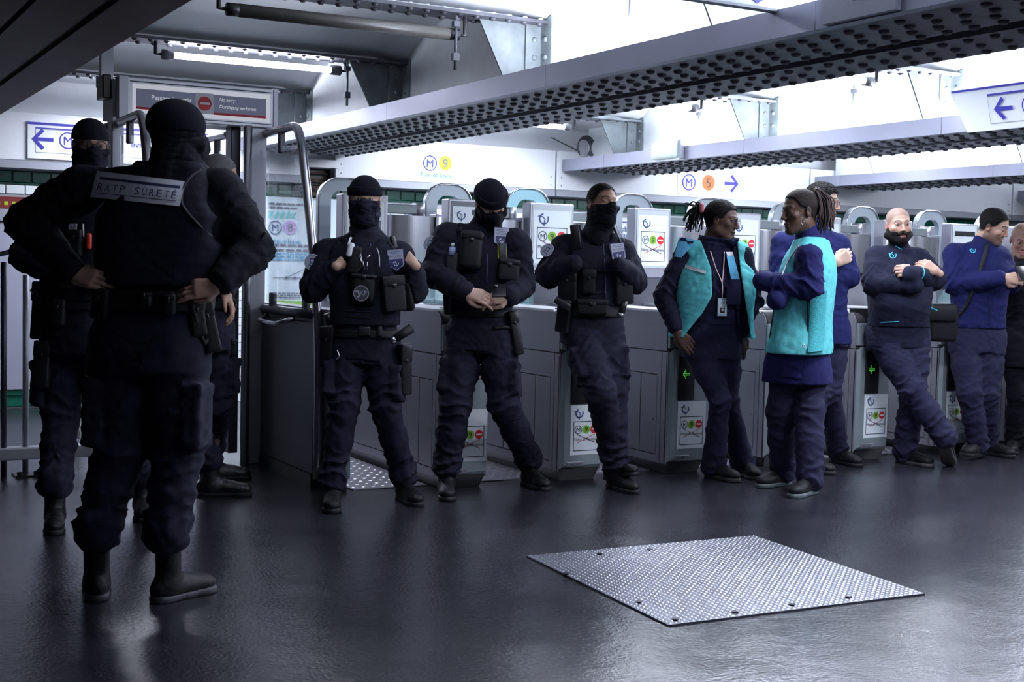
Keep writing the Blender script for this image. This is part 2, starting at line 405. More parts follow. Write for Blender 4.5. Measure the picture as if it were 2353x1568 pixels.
# ---------------------------------------------------------------- lamps
def lamp(a, b, lit, label, power=0., holders=True, parent_name='fluorescent_tube', up=False, group='fluorescent tubes'):
    a = np.array(a, float); b = np.array(b, float); d = (b-a)/np.linalg.norm(b-a); L = np.linalg.norm(b-a); c = (a+b)/2
    T = empty(parent_name, c, label=label, cat='lamp', group=group)
    tm = lamp_m if lit else mat('unlit_tube_cover', (.075, .072, .065), .35)
    tube('tube', [a+d*.03, b-d*.03], .021 if lit else .034, tm, T, 12)
    if holders:
        for p, s in ((a, 1), (b, -1)):
            m_ = MB().tube([p-d*.03*s, p+d*.04*s], .033, 12); m_.build('tube_holder', black if not lit else mat('lamp_grey', (.12, .12, .13), .4), T, True)
            tube('bracket', [p-d*.03*s, p-d*.07*s, p-d*.07*s+np.array([0, 0, .1])], .012, black, T, 6)
    if power > 0:
        l = bpy.data.lights.new('lamp_light', 'AREA'); l.shape = 'RECTANGLE'; l.size = L*.95; l.size_y = .05; l.energy = power*LAMP_W*L; l.color = (.82, .86, 1.)
        for sg in ((1,) if up else (1, -1)):
            o = bpy.data.objects.new('lamp_light', l); COL.objects.link(o)
            z = np.array([0, 0, -1.*sg]) if not up else np.array([0, 0, -1.])   # local +Z (light shines along -Z)
            x = d; y = np.cross(z, x); mm = Matrix.Identity(4)
            for i in range(3): mm[i][0] = x[i]; mm[i][1] = y[i]; mm[i][2] = z[i]; mm[i][3] = c[i]
            o.matrix_world = Matrix.Translation(Vector((0, 0, (.03 if (z[2] < 0) else -.03))))@mm
            o.name = 'lamp_light'; o['kind'] = 'structure'
    return T
lamp((2.16, 8.45, 2.545), (3.30, 8.45, 2.55), True, 'lit fluorescent tube above the no-entry sign', 16)
lamp((1.98, 6.48, 2.50), (3.20, 6.48, 2.505), False, 'unlit fluorescent tube with dark cover, top left, above the lit one')
lamp((2.2, 10.37, 2.54), (3.45, 10.37, 2.54), True, 'lit fluorescent tube behind the portal, nearest the white header', 95)
lamp((1.7, 4.67, 2.54), (2.9, 4.67, 2.54), True, 'lit tube over the broad officer, above the top of the picture', 9)
for (bx, y0, y1) in ((BX[2], .75, 6.35), (BX[3], 1.3, 11.0), (BX[4], 2.4, 11.0), (BX[5], 5., 11.0)):
    y = y0; i = 0
    names = {BX[2]: 'first', BX[3]: 'second', BX[4]: 'third', BX[5]: 'fourth'}
    while y+1.2 < y1+.01:
        ordn = ['nearest', 'second', 'third', 'fourth', 'fifth', 'sixth', 'seventh', 'eighth'][i]
        lamp((bx+.16, y, 2.275), (bx+.16, y+1.2, 2.275), True, '%s lit tube from the camera in the %s fascia trough' % (ordn, names[bx]), 50, False, up=True, group='tubes lying in the fascia troughs')
        y += 1.45; i += 1
# downlighting battens beneath the transverse girders out of direct view: they streak the floor
BN = {5.1: 'bay behind the long fascia', 8.3: 'bay behind the second fascia', 11.5: 'farthest right bay', 11.6: 'farthest right bay'}; RN = {2.77: 'nearest', 4.67: 'second', 6.57: 'third', 8.47: 'fourth', 10.37: 'fifth'}
for (x, y, l) in ((5.1, 2.77, 1), (5.1, 4.67, 1), (5.1, 6.57, 1), (8.3, 4.67, 1), (8.3, 6.57, 1), (11.5, 6.57, 1), (5.1, 8.47, 1), (8.3, 8.47, 1), (5.1, 10.37, 1), (8.3, 10.37, 1), (11.6, 8.47, 1)):
    lamp((x, y, 2.53), (x+1.2, y, 2.53), True, '%s lit crossways tube from the camera, in the %s' % (RN[y], BN[x]), {2.77: 75, 4.67: 75, 6.57: 55, 8.47: 50, 10.37: 72}[y])
# conduits
for (x, y, z0, z1, lb) in ((3.20, 6.45, 2.31, 2.60, 'dark conduit hanging beside the unlit tube'), (3.345, 8.36, 2.31, 2.60, 'pale conduit beside the end of the lit tube'),
                           (7.0, 9.34, 2.31, 2.66, 'thin conduit on the white web over the emergency light'), (7.0, 7.45, 2.31, 2.66, 'thin conduit left of the arrow sign at right')):
    c = empty('conduit', (x, y, z0), label=lb, cat='pipe'); tube('pipe', [(x, y, z0), (x, y, z1)], .009, girder if x < 3.3 else girder_g, c, 8)
    box('saddle', (x-.018, y-.015, z0+.05), (x+.018, y+.015, z0+.09), girder, c); box('saddle', (x-.018, y-.015, z1-.06), (x+.018, y+.015, z1-.03), girder, c)
px = onX(1437, 105, 3.80)
c = empty('conduit', px, label='dark conduit rising on the white web above the long grey fascia', cat='pipe'); tube('pipe', [px, px+np.array([0, 0, .45])], .011, girder_g, c, 8); tube('pipe', [px+np.array([0, -.03, 0]), px+np.array([0, -.03, .45])], .007, girder, c, 8)
# ---------------------------------------------------------------- header over the back wall
hdr = [(-.6, 4.13, 'white header panel left, with the arrow sign'), (4.40, 6.70, 'white header panel above the gates with a lime 9'), (6.72, 9.96, 'white header panel with the orange 5'), (9.98, 13.2, 'white header panel behind the bearded man'), (13.22, 17, 'white header panel at far right')]
HP = []
for (a, b, lb) in hdr:
    h = empty('header_panel', ((a+b)/2, 11.4, 2.0), label=lb, cat='panel', group='white header panels over the back wall')
    box('face_panel', (a, 11.24, 2.02), (b, 11.27, 2.40), white, h, .004); box('soffit', (a, 11.24, 1.955), (b, 11.5, 2.018), greyband, h); box('top_return', (a, 11.27, 2.385), (b, 11.5, 2.40), white, h)
    for xx in (a+.05, b-.05):
        for zz in (2.06, 2.14): MB().tube([(xx, 11.238, zz), (xx, 11.245, zz)], .008, 8).build('screw', greyband, h)
    HP.append(h)
rc = empty('service_recess', (4.27, 11.4, 1.8), label='dark open recess full of cables between the header panels', cat='recess')
box('back_plate', (4.05, 11.42, 1.80), (4.42, 11.45, 2.10), black, rc); box('lintel', (4.0, 11.22, 2.10), (4.42, 11.4, 2.17), white, rc)
for i in range(6): tube('cable', bez([(4.12, 11.38, 1.84+.04*i), (4.25, 11.33, 1.86+.035*i+.02*(i % 2)), (4.38, 11.38, 1.85+.04*i)], 4), .009, mat('brown_cable', (.08, .04, .025), .6), rc, 6)
P11 = plane((0, 11.239, 0), (1, 0, 0), (0, 0, 1))
def PU(x, y, Y=11.24): p = onY(x, y, Y); return p[0], p[2]
p = Print(); (u, v) = PU(988, 375); p.metro(u, v, .072, ink_n); (u2, v2) = PU(1023, 375); p.line_no('9', u2, v2, .068, ink_y, ink_grey)
(u3, v3) = PU(1005, 402); p.text('Pont de Sèvres', u3, v3, .042, ink_t, width=.34); p.out(P11, HP[1])
p = Print(); (u, v) = PU(1583, 419); p.metro(u, v, .085, ink_b); (u2, v2) = PU(1628, 420); p.line_no('5', u2, v2, .083, ink_o, ink_k); (u3, v3) = PU(1679, 422); p.arrow(u3, v3, .17, .032, ink_b, 1)
(a, b) = PU(1555, 446); p.frame(a, b, a+.75, b+.30, .005, greyband); p.out(P11, HP[2])
# arrow sign on the left header panel
sg = empty('direction_sign', (2.2, 11.2, 2.05), label='white direction sign with blue left arrow behind the masked man at left', cat='sign')
x0, z0 = PU(62, 364); x1, z1 = PU(57, 278); box('panel', (x0, 11.215, z0), (3.25, 11.236, z1), white, sg, .004)
p = Print(); P12 = plane((0, 11.214, 0), (1, 0, 0), (0, 0, 1)); p.rect(x0, z1-.025, 3.24, z1-.005, ink_b, 'stripe', 1); p.rect(x0+.06, z1-.055, 3.24, z1-.045, ink_b, 'stripe', 1)
p.frame(x0+.06, z0+.05, 3.22, z1-.055, .004, greyband)
(u, v) = PU(99, 321); p.arrow(u, v, .15, .028, ink_b, -1); (u, v) = PU(155, 324); p.metro(u, v, .068, ink_b); (u, v) = PU(316, 333); p.text('èvres', u+.02, v, .055, ink_b); p.out(P12, sg)
# ---------------------------------------------------------------- back wall surfaces
tw = empty('tiled_wall', (6.5, 11.48, 1.0), label='white tile wall behind the gates under the green frieze', cat='tiling')
box('mortar_bed', (1.2, 11.44, 0), (17, 11.47, 1.95), grout, tw)
def tilemesh(m, a, b, d=.012):
    me = MB().rbox((0, 0, 0), (a-.006, d, b-.006), None, .006, 1); mm = bpy.data.meshes.new('tile'); mm.from_pydata(me.V, [], me.F); mm.materials.append(m); return mm
TM = tilemesh(tile_w, .15, .075); TG = tilemesh(tile_g, .15, .10)
cnt = 0; rest = []
for r in range(12):
    z = 1.05+.0375+.075*r-.09
    for c in range(26):
        x = 4.5+.15*c+(.075 if r % 2 else 0)
        if cnt < 285 and z < 1.82:
            o = bpy.data.objects.new('tile', TM); COL.objects.link(o); o.parent = tw; o.location = Vector((x, 11.434, z))-tw.location; cnt += 1
for r in range(25):
    z = .0375+.075*r
    for c in range(96):
        x = 2.6+.15*c+(.075 if r % 2 else 0)
        if z > 1.80 or (4.4 < x < 8.5 and .97 < z): continue
        rest.append((x, 11.434, z))
v0 = np.array([v.co[:] for v in TM.vertices]); f0 = [tuple(q.vertices) for q in TM.polygons]
v0s = np.array([(-.072, -.006, -.0345), (.072, -.006, -.0345), (.072, -.006, .0345), (-.072, -.006, .0345), (-.072, .006, -.0345), (.072, .006, -.0345), (.072, .006, .0345), (-.072, .006, .0345)]); f0s = [(0, 1, 2, 3), (0, 4, 5, 1), (1, 5, 6, 2), (2, 6, 7, 3), (3, 7, 4, 0)]
mk('tile_field', np.concatenate([v0s+np.array(q) for q in rest]), [tuple(i+8*k for i in f) for k in range(len(rest)) for f in f0s], tile_w, tw, kind='stuff')
gf = empty('green_frieze', (6, 11.44, 1.85), label='dark green tile frieze running below the white header', cat='tiling')
for c in range(90):
    x = 1.3+.15*c
    if c < 80:
        o = bpy.data.objects.new('tile', TG); COL.objects.link(o); o.parent = gf; o.location = Vector((x, 11.43, 1.895))-gf.location
box('cap_strip', (1.2, 11.42, 1.838), (14, 11.44, 1.846), tile_g, gf); box('cap_strip', (1.2, 11.42, 1.945), (14, 11.44, 1.955), greyband, gf)
gb = empty('green_tile_base', (1.9, 11.44, 0), label='green tile skirting at the foot of the far left wall', cat='tiling')
for c in range(14):
    o = bpy.data.objects.new('tile', TG); COL.objects.link(o); o.parent = gb; o.location = Vector((1.25+.15*c, 11.43, .06))-gb.location
box('cap_strip', (1.15, 11.41, .112), (3.4, 11.44, .145), tile_g, gb)
for c in range(12):
    o = bpy.data.objects.new('tile', TM); COL.objects.link(o); o.parent = gf; o.location = Vector((1.25+.15*c, 11.434, 1.79))-gf.location; o.scale = (1, 1, 1.05)
ad = empty('poster_frame', (2.0, 11.4, .16), label='pale poster frame with red strip on the far left wall', cat='poster')
box('pane', (1.0, 11.395, .16), (3.2, 11.42, 1.52), mat('poster_white', (.33, .34, .42), .5), ad); box('top_rail', (1.0, 11.37, 1.53), (3.2, 11.42, 1.63), greyband, ad, .006)
box('title_strip', (1.0, 11.40, 1.635), (3.2, 11.42, 1.73), mat('red_strip', srgb(110, 22, 25), .5), ad)
p = Print()
for i in range(8): p.rect(1.55+.06*i, 1.66, 1.58+.06*i, 1.69, ink_y, 'lettering', 1)
p.out(plane((0, 11.40, 0), (1, 0, 0), (0, 0, 1)), ad)
# station works notice with the lilac 8
nt8 = empty('station_notice', (4.2, 11.4, .78), label='pale works notice with a lilac 8 seen through the glass wing', cat='sign')
box('panel', (3.70, 11.395, .80), (4.62, 11.425, 1.83), mat('notice_pale', (.62, .74, .80), .4), nt8)
box('footer', (3.70, 11.39, .80), (4.62, 11.395, .90), ink_g, nt8)
p = Print(); n = lambda x, y: PU(x, y, 11.39)
(u, v) = n(632, 523); p.metro(u, v, .062, ink_n); (u, v) = n(667, 523); p.line_no('8', u, v, .062, ink_p, ink_grey)
(u, v) = n(618, 553); p.text('République', u, v, .05, ink_t, align='l', width=.30)
u0, v0_ = n(618, 493)
for i in range(5): p.line([(u0+.055*i, v0_-.03), (u0+.055*i+.03, v0_+.03)], .022, ink_c, 'stripe', 2)
def greek(p, u, v, w, h, m, rows, seed=1):
    rd = random.Random(seed)
    for r in range(rows):
        x = 0
        while x < w*(.75+.25*rd.random()):
            l = h*rd.uniform(1.2, 4.2); l = min(l, w-x)
            if l < h*.5: break
            p.rect(u+x, v-r*h*1.9, u+x+l, v-r*h*1.9+h, m, 'small_print', 2); x += l+h*.8
(u, v) = n(618, 470); greek(p, u, v, .32, .018, ink_grey, 2, 3); (u, v) = n(618, 566); greek(p, u, v, .42, .022, ink_grey, 2, 4); (u, v) = n(618, 584); greek(p, u, v, .42, .014, ink_t, 3, 5)
(u, v) = n(628, 638); p.line([(u, v), (u+.42, v)], .006, ink_grey); p.line([(u+.12, v), (u+.42, v+.14)], .006, ink_grey)
for q in (.12, .2, .3): p.disc(u+q, v, .014, ink_grey, 'map_dot', 3)
(u, v) = n(620, 675); greek(p, u, v, .35, .01, ink_grey, 3, 6)
p.out(plane((0, 11.389, 0), (1, 0, 0), (0, 0, 1)), nt8)
for (xa, za, xb, zb, lb, it) in ((5.20, 1.27, 6.42, 1.745, 'white line sign with lime 9 seen between the first two hoops', [('n', '9', 944, 512), ('t', 'Pont', 962, 510)]),
                                 (6.50, 1.27, 7.35, 1.72, 'white direction sign beyond the second gate, reading Paris', [('t', 'Paris', 1181, 527)]),
                                 (7.45, 1.27, 8.6, 1.76, 'white destination sign seen through the fourth hoop', [('t', 'Bobigny', 1419, 525), ('t', "Place d'It", 1421, 539)]),
                                 (9.0, 1.27, 10.4, 1.76, 'blank white sign on the tiles right of the fifth hoop', [])):
    s_ = empty('line_sign', ((xa+xb)/2, 11.42, za), label=lb, cat='sign'); box('panel', (xa, 11.39, za), (xb, 11.42, zb), white, s_, .004)
    p = Print(); p.rect(xa, zb-.03, xb, zb-.02, ink_b, 'stripe', 1); p.rect(xa, za+.02, xb, za+.025, ink_b, 'stripe', 1)
    for (k, t, x, y) in it:
        (u, v) = n(x, y)
        if k == 'n': p.line_no(t, u, v, .058, ink_g, ink_n)
        else: p.text(t, u, v, .058, ink_n if t != 'Paris' else ink_t, align='l')
    p.out(plane((0, 11.389, 0), (1, 0, 0), (0, 0, 1)), s_)
# fittings on the girders
el = empty('emergency_light', (6.72, 9.37, 2.22), label='small white emergency light clipped to the second grey fascia', cat='lamp')
MB().rbox((6.70, 9.40, 2.285), (.09, .34, .15), None, .03).build('diffuser', mat('pale_diffuser', (.75, .9, .86), .3, emit=.12), el, True); box('body', (6.70, 9.19, 2.20), (6.748, 9.235, 2.37), greyband, el, .01); box('base', (6.70, 9.2, 2.195), (6.748, 9.58, 2.21), girder_w, el)
a = [onX(2187, 213, 6.66), onX(2215, 307, 6.66), onX(2420, 290, 6.66), onX(2420, 178, 6.66)]
ds = empty('direction_sign', (6.66, 6.0, 2.19), label='white hanging sign with blue left arrow at the top right edge', cat='sign')
ya, yb = a[0][1], a[2][1]-.2; MB().prism([(6.66, ya+.02, 2.46), (6.73, ya-.08, 2.19), (6.73, yb, 2.19), (6.66, yb, 2.46)], (.02, 0, 0)).build('panel', white, ds)
sv = np.array([.07, 0, -.27]); sv = -sv/np.linalg.norm(sv)
fm = plane((6.7255, 0, 2.19), (0, -1, 0), tuple(sv)); p = Print()
p.rect(-ya-.0, .262, -yb, .274, ink_b, 'stripe', 1); p.rect(-ya+.28, .215, -yb, .228, ink_b, 'stripe', 1); p.frame(-ya+.28, .04, -yb, .215, .003, greyband)
p.arrow(-ya+.40, .128, .13, .026, ink_b, -1); p.metro(-ya+.60, .128, .065, ink_b); p.out(fm, ds)
hs = empty('direction_sign', (3.1, 4.2, 2.32), label='white hanging sign cut off by the top edge above the long girder', cat='sign')
box('panel', (2.5, 4.18, 2.315), (3.52, 4.215, 2.62), white, hs, .003); box('bottom_rail', (2.5, 4.175, 2.305), (3.52, 4.22, 2.315), greyband, hs); p = Print(); p.line([(3.36, 2.36), (3.40, 2.335), (3.44, 2.36)], .02, ink_b, 'arrow'); p.out(plane((0, 4.179, 0), (1, 0, 0), (0, 0, 1)), hs)
sp = empty('speaker_box', (3.48, 3.72, 2.2), label='grey loudspeaker box on the long fascia, cut by the top edge', cat='speaker')
MB().prism([(3.498, 3.885, 2.205), (3.498, 3.50, 2.205), (3.498, 3.50, 2.42), (3.498, 3.885, 2.42)], (-.03, 0, 0)).build('housing', mat('speaker_grey', (.22, .22, .27), .5), sp)
for i in range(3):
    for q in range(4): MB().box((3.464, 3.60+.03*q, 2.27+.03*i), (3.469, 3.62+.03*q, 2.276+.03*i)).build('slot', black, sp)
cc = empty('cable_coil', (6.95, 11.2, 2.4), label='loop of grey cable hanging above the header by the second girder end', cat='cable')
for i in range(5): tube('loop', [(6.97+(.075+.006*i)*math.cos(t), 11.16-.012*i, 2.44+(.085+.007*i)*math.sin(t)) for t in np.linspace(-.9, 3.9, 22)], .006, girder_g if i % 2 else girder, cc, 6)
tube('stay_wire', [(6.62, 11.2, 2.52), (6.95, 11.2, 2.40)], .006, girder, cc, 6)
# ================================================================ ticket gates
def notice(p, u0, v0, u1, v1, code=True):
    """closed-direction notice: emblem, M 9 no-entry, struck-out destination"""
    w_ = u1-u0; h_ = v1-v0
    p.rect(u0, v0, u1, v1, paper, 'paper_sheet', 0); p.emblem(u0+w_*.27, v1-h_*.16, w_*.115, ink_n)
    a, b, c, d = u0+w_*.09, v0+h_*.08, u1-w_*.09, v1-h_*.32
    p.frame(a, b, c, d, w_*.018, ink_k)
    y = d-(d-b)*.28; r = w_*.118
    p.metro(a+w_*.155, y, r, ink_k); p.line_no('9', a+w_*.41, y, r, ink_g, ink_k); p.noentry(a+w_*.665, y, r)
    y2 = b+(d-b)*.40; p.text('Mairie de Montreuil', (a+c)/2, y2, w_*.085, ink_k, width=(c-a)*.92)
    p.line([(a+w_*.12, y2-w_*.11), (c-w_*.12, y2+w_*.13)], w_*.014, ink_r, 'strike'); p.line([(a+w_*.12, y2+w_*.13), (c-w_*.12, y2-w_*.11)], w_*.014, mat('dark_red_print', srgb(90, 40, 60), .5), 'strike')
GY = 6.61
pan = mat('gate_panel_steel', (.30, .30, .335), .42, .55, .1, 5, .06, 90, (1, .2, 1))
front_m = mat('gate_front_metal', (.34, .40, .43), .4, .5, .06, 5)
side_seam = mat('seam_dark', (.03, .03, .035), .6)
teal_glass = mat('teal_glass', (.45, .75, .78), .08, 0, trans=.75, alpha=.55)
glab = ['first ticket gate from the left, behind the officer with both hands on a phone', 'second ticket gate, behind the officer with the lowered black neck gaiter', 'third ticket gate, left of the woman in glasses, its green arrow showing',
        'fourth ticket gate, hidden behind the two women in teal vests', 'fifth ticket gate, left of the bearded man, its dark card reader showing', 'sixth ticket gate, behind the young man looking down at a phone', 'seventh ticket gate, at the right edge behind the man in black', 'eighth ticket gate, only its top showing between the bearded and the young man', 'ninth ticket gate, farthest right, its hoop behind the young man']
hoopx = {1: 3.17, 2: 3.96, 3: 4.60, 4: 5.52, 5: 6.24, 6: 7.06, 7: 7.87, 8: 8.68, 9: 9.44}
signr = {1: (3.18, 3.50, 8.0), 2: (3.94, 4.24, 8.0), 3: (4.57, 4.93, 8.0), 4: (5.45, 5.77, 8.0), 5: (6.30, 6.62, 8.0), 6: (7.12, 7.44, 8.0), 7: (7.90, 8.22, 8.0), 8: (8.67, 8.99, 8.0), 9: (9.44, 9.76, 8.0)}
for i in range(1, 10):
    X = 3.234+.773*(i-1); W = .295
    G = empty('ticket_gate', (X+W/2, GY+.9, 0), label=glab[i-1], cat='ticket gate', group='row of steel ticket gates')
    yb = 8.5
    # carcass with rounded front top edge
    prof = [(GY+.01, .075), (GY+.01, .93)]+[(GY+.08-.07*math.cos(t), .935+.07*math.sin(t)) for t in np.linspace(.1, math.pi/2, 7)]+[(yb, 1.005), (yb, .075)]
    MB().prism([(X+.008, y, z) for y, z in prof], (W-.016, 0, 0)).build('carcass', side_seam, G)
    # cover sheets, each a separate panel with a gap round it
    for (xs, xe) in ((X, X+.008), (X+W-.008, X+W)):
        fpf = [(GY+.02, .762), (GY+.02, .93)]+[(GY+.08-.06*math.cos(t), .935+.065*math.sin(t)) for t in np.linspace(.1, math.pi/2, 6)]+[(yb, 1.0), (yb, .762)]
        MB().prism([(xs, y, z) for y, z in fpf], (xe-xs, 0, 0)).build('upper_side_panel', pan, G)
        box('front_side_strip', (xs, GY+.005, .062), (xe, GY+.066, .755), pan, G)
        if xs > X: box('side_panel', (xs, GY+.072, .062), (xe, yb, .755), pan, G); continue
        box('lintel_panel', (xs, GY+.072, .612), (xe, yb, .755), pan, G); box('sill_panel', (xs, GY+.072, .062), (xe, yb, .108), pan, G); box('door_post', (xs, GY+.072, .108), (xe, GY+.108, .612), pan, G)
        y = GY+.113
        for q in range(4):
            ye = min(y+(.178 if q < 3 else 1.5), yb); b_ = box('access_door', (xs, y, .113), (xe, ye-.005, .606), pan, G, .002)
            if q == 0: MB().tube([(xs-.003, y+.03, .33), (xs+.002, y+.03, .33)], .006, 8).build('lock', steel_p, b_)
            y = ye+.002 if q != 1 else ye+.03
            if q == 1: box('door_post', (xs, ye-.003, .108), (xe, ye+.026, .612), pan, G)
    # top cover
    MB().prism([(X, y, z) for y, z in [(GY+.085, 1.0), (GY+.1, 1.012), (yb, 1.012), (yb, 1.0)]], (W, 0, 0)).build('top_cover', mat('top_steel', (.78, .79, .84), .3, .35), G)
    # chamfered front
    MB().prism([(X, GY+.012, .062), (X+.03, GY-.012, .095), (X+W-.01, GY-.012, .095), (X+W, GY+.012, .062), (X+W, GY+.02, .062), (X, GY+.02, .062)], (0, 0, .68)).build('front_panel', front_m, G)
    box('front_top_panel', (X+.004, GY-.004, .78), (X+W-.004, GY+.02, .93), front_m, G, .006)
    MB().prism([(X+.03, GY+.03, 0), (X+W-.03, GY+.03, 0), (X+W-.01, GY+.0, .075), (X+.01, GY+.0, .075)], (0, 1.8, 0)).build('plinth', black, G)
    fr = plane((X, GY-.0125, 0), (1, 0, 0), (0, 0, 1))
    s_ = MB().rbox((X+.13, GY-.014, .60), (.125, .012, .285), None, .012).build('display', black, G, True)
    p = Print()
    for a_, b_ in [(0, 0), (1, 0), (2, 0), (3, 0), (4, 0), (5, 0), (0, 1), (1, 1), (2, 1), (3, 1), (4, 1), (5, 1), (1, 2), (2, 2), (1, -1), (2, -1), (2, 3), (2, -2), (0, -.0)]:
        p.rect(X*0+.098+.0085*a_, .612+.010*b_, .098+.0085*a_+.0055, .612+.010*b_+.006, led_g, 'arrow_led', 1)
    p.out(plane((X, GY-.021, 0), (1, 0, 0), (0, 0, 1)), s_)
    p = Print(); notice(p, .072, .155, .288, .450); obs = p.out(fr, G)
    b_ = box('id_plate', (X+.05, GY-.017, .088), (X+.165, GY-.012, .115), pan, G, .003)
    p = Print(); greek(p, .065, .096, .08, .010, ink_grey, 1, i); p.out(plane((X, GY-.017, 0), (1, 0, 0), (0, 0, 1)), b_)
    if i in (5,): MB().prism([(X+.10, GY-.012, .905), (X+W, GY-.012, .905), (X+W, GY+.16, .905), (X+.004, GY+.09, .905)], (0, 0, .125)).build('card_reader', black, G)
    else: MB().rbox((X+W/2, GY+.17, 1.012), (.13, .10, .012), None, .004).build('card_reader', black, G, True)
    # rear hoop (solid loop with a slot)
    hx = hoopx[i]; hw = .36; zt = 1.825; yh = 8.40
    def arch(x0, x1, z0, zt_, r, n=9):
        return [(x0, z0)]+[(x0+r-r*math.cos(t), zt_-r+r*math.sin(t)) for t in np.linspace(0, math.pi/2, n)]+[(x1-r+r*math.sin(t), zt_-r+r*math.cos(t)) for t in np.linspace(0, math.pi/2, n)]+[(x1, z0)]
    o_ = arch(hx, hx+hw, 1.0, zt, .14); i_ = arch(hx+.088, hx+hw-.088, 1.0, zt-.078, .075)
    V = []; Fc = []; nn = len(o_)
    for y in (yh, yh+.05):
        V += [(x, y, z) for x, z in o_]+[(x, y, z) for x, z in i_]
    for k in range(nn-1):
        Fc += [(k, k+nn, k+nn+1, k+1), (2*nn+k, 2*nn+k+1, 3*nn+k+1, 3*nn+k), (k, k+1, 2*nn+k+1, 2*nn+k), (nn+k, 3*nn+k, 3*nn+k+1, nn+k+1)]
    H = mk('hoop', V, Fc, mat('hoop_grey', (.36, .42, .46), .4, .35) if i != 3 else mat('hoop_aqua', (.35, .62, .68), .35, .3), G)
    MB().tube([(x, yh-.004, z) for x, z in o_], .007, 6).build('rim', steel_p, H, True)
    if i > 5: RC = box('rear_cabinet', (hx+.37, 8.46, 1.01), (hx+.72, 8.60, 1.70), pan, G, .006); box('slot', (hx+.43, 8.452, 1.60), (hx+.68, 8.462, 1.635), black, RC)
    # sign housing
    sx0, sx1, sy = signr[i]
    Sg = box('sign_housing', (sx0, sy, 1.20), (sx1, sy+.11, 1.705), steel, G, .008); box('sign_foot', (sx0+.02, sy+.01, 1.0), (sx1-.02, sy+.09, 1.20), mat('foot_dark', (.10, .10, .12), .4, .4), Sg)
    box('bezel', (sx0+.018, sy-.004, 1.27), (sx1-.018, sy, 1.69), mat('bezel_pale', (.50, .54, .56), .4) if i != 2 else mat('bezel_dark', (.12, .13, .15), .4), Sg)
    p = Print(); (notice(p, sx0+.03, 1.285, sx1-.03, 1.655) if i < 8 else p.rect(sx0+.04, 1.60, sx1-.04, 1.64, black, 'slot', 1)); p.out(plane((0, sy-.0045, 0), (1, 0, 0), (0, 0, 1)), Sg)
    # turning drum beside it, arm over the drum, lower flap and stickers
    dx0, dx1 = sx1+.01, sx1+.38
    if i == 2: dx1 = dx0+.29
    cx = (dx0+dx1)/2; rr = (dx1-dx0)/2
    arc = [(cx-rr*math.cos(t), 8.10-rr*.55*math.sin(t)) for t in np.linspace(0, math.pi, 37)]
    MB().prism([(x, y, 1.27) for x, y in arc]+[(dx1, 8.16, 1.27), (dx0, 8.16, 1.27)], (0, 0, .31)).build('drum', steel_v, G)
    box('drum_edge', (dx1, 8.06, 1.25), (dx1+.02, 8.16, 1.60), steel, G, .003); box('drum_slot', (dx0, 8.02, 1.24), (dx1, 8.16, 1.27), black, G)
    box('lower_flap', (dx0+.01, 8.06, 1.0), (dx1-.01, 8.08, 1.24), pan, G)
    box('arm', (dx0-.02, 8.07, 1.592), (cx+.05, 8.13, 1.655), mat('arm_grey', (.17, .20, .21), .4, .4), G, .006); MB().tube([(cx+.08, 8.12, 1.585), (cx+.08, 8.12, 1.67)], .045, 20).build('arm_hub', steel, G, True)
    MB().prism([(dx1-.16, 7.9, 1.0)]+[(dx1-.16+.16*(1-math.cos(t)), 7.9, 1.0+.17*math.sin(t)) for t in np.linspace(.2, math.pi/2, 7)]+[(dx1+.02, 7.9, 1.0)], (0, .008, 0)).build('glass_flap', teal_glass, G)
    if i in (5, 6):
        p = Print(); p.disc(dx1-.04, 1.10, .045, mat('magenta_print', srgb(170, 30, 110), .4) if i == 5 else ink_w, 'sticker', 1); p.out(plane((0, 7.89, 0), (1, 0, 0), (0, 0, 1)), G)
    # tread plate in the lane left of the gate
    lx0, lx1 = (X-.478, X) if i > 1 else (2.78, X)
    T = empty('lane_plate', ((lx0+lx1)/2, 7.6, 0), label='chequered metal plate in the lane left of the %s gate' % ['', 'first', 'second', 'third', 'fourth', 'fifth', 'sixth', 'seventh', 'eighth', 'ninth'][i], cat='floor plate', group='metal plates in the gate lanes')
    box('plate', (lx0, GY+.16, .0005), (lx1, 8.3, .006), mat('lane_steel', (.42, .42, .47), .35, .8, .3, 14), T)
    m_ = MB(); yy = GY+.22; r_ = 0
    while yy < 7.9:
        xx = lx0+.03+(.03 if r_ % 2 else 0)
        while xx < lx1-.03:
            s1 = .5 if r_ % 2 else -.5
            m_.add([(xx-.016, yy-.006*s1*2, .006), (xx, yy-.009, .006), (xx+.016, yy+.006*s1*2, .006), (xx, yy+.009, .006), (xx, yy, .0095)], [(0, 1, 4), (1, 2, 4), (2, 3, 4), (3, 0, 4)]); xx += .06
        yy += .045; r_ += 1
    m_.build('tread_bump', mat('lane_bump', (.6, .6, .64), .3, .8), T, kind='stuff')
# end pillar between the wing and the first lane
E_ = empty('end_pillar', (2.71, 7.4, 0), label='narrow pale end pillar between the glass wing and the first lane', cat='pillar')
box('front_panel', (2.67, 6.80, .06), (2.775, 6.82, 1.0), front_m, E_, .004); box('side_panel', (2.66, 6.82, .06), (2.78, 8.3, 1.0), pan, E_, .003); box('plinth', (2.68, 6.84, 0), (2.77, 8.3, .06), black, E_)
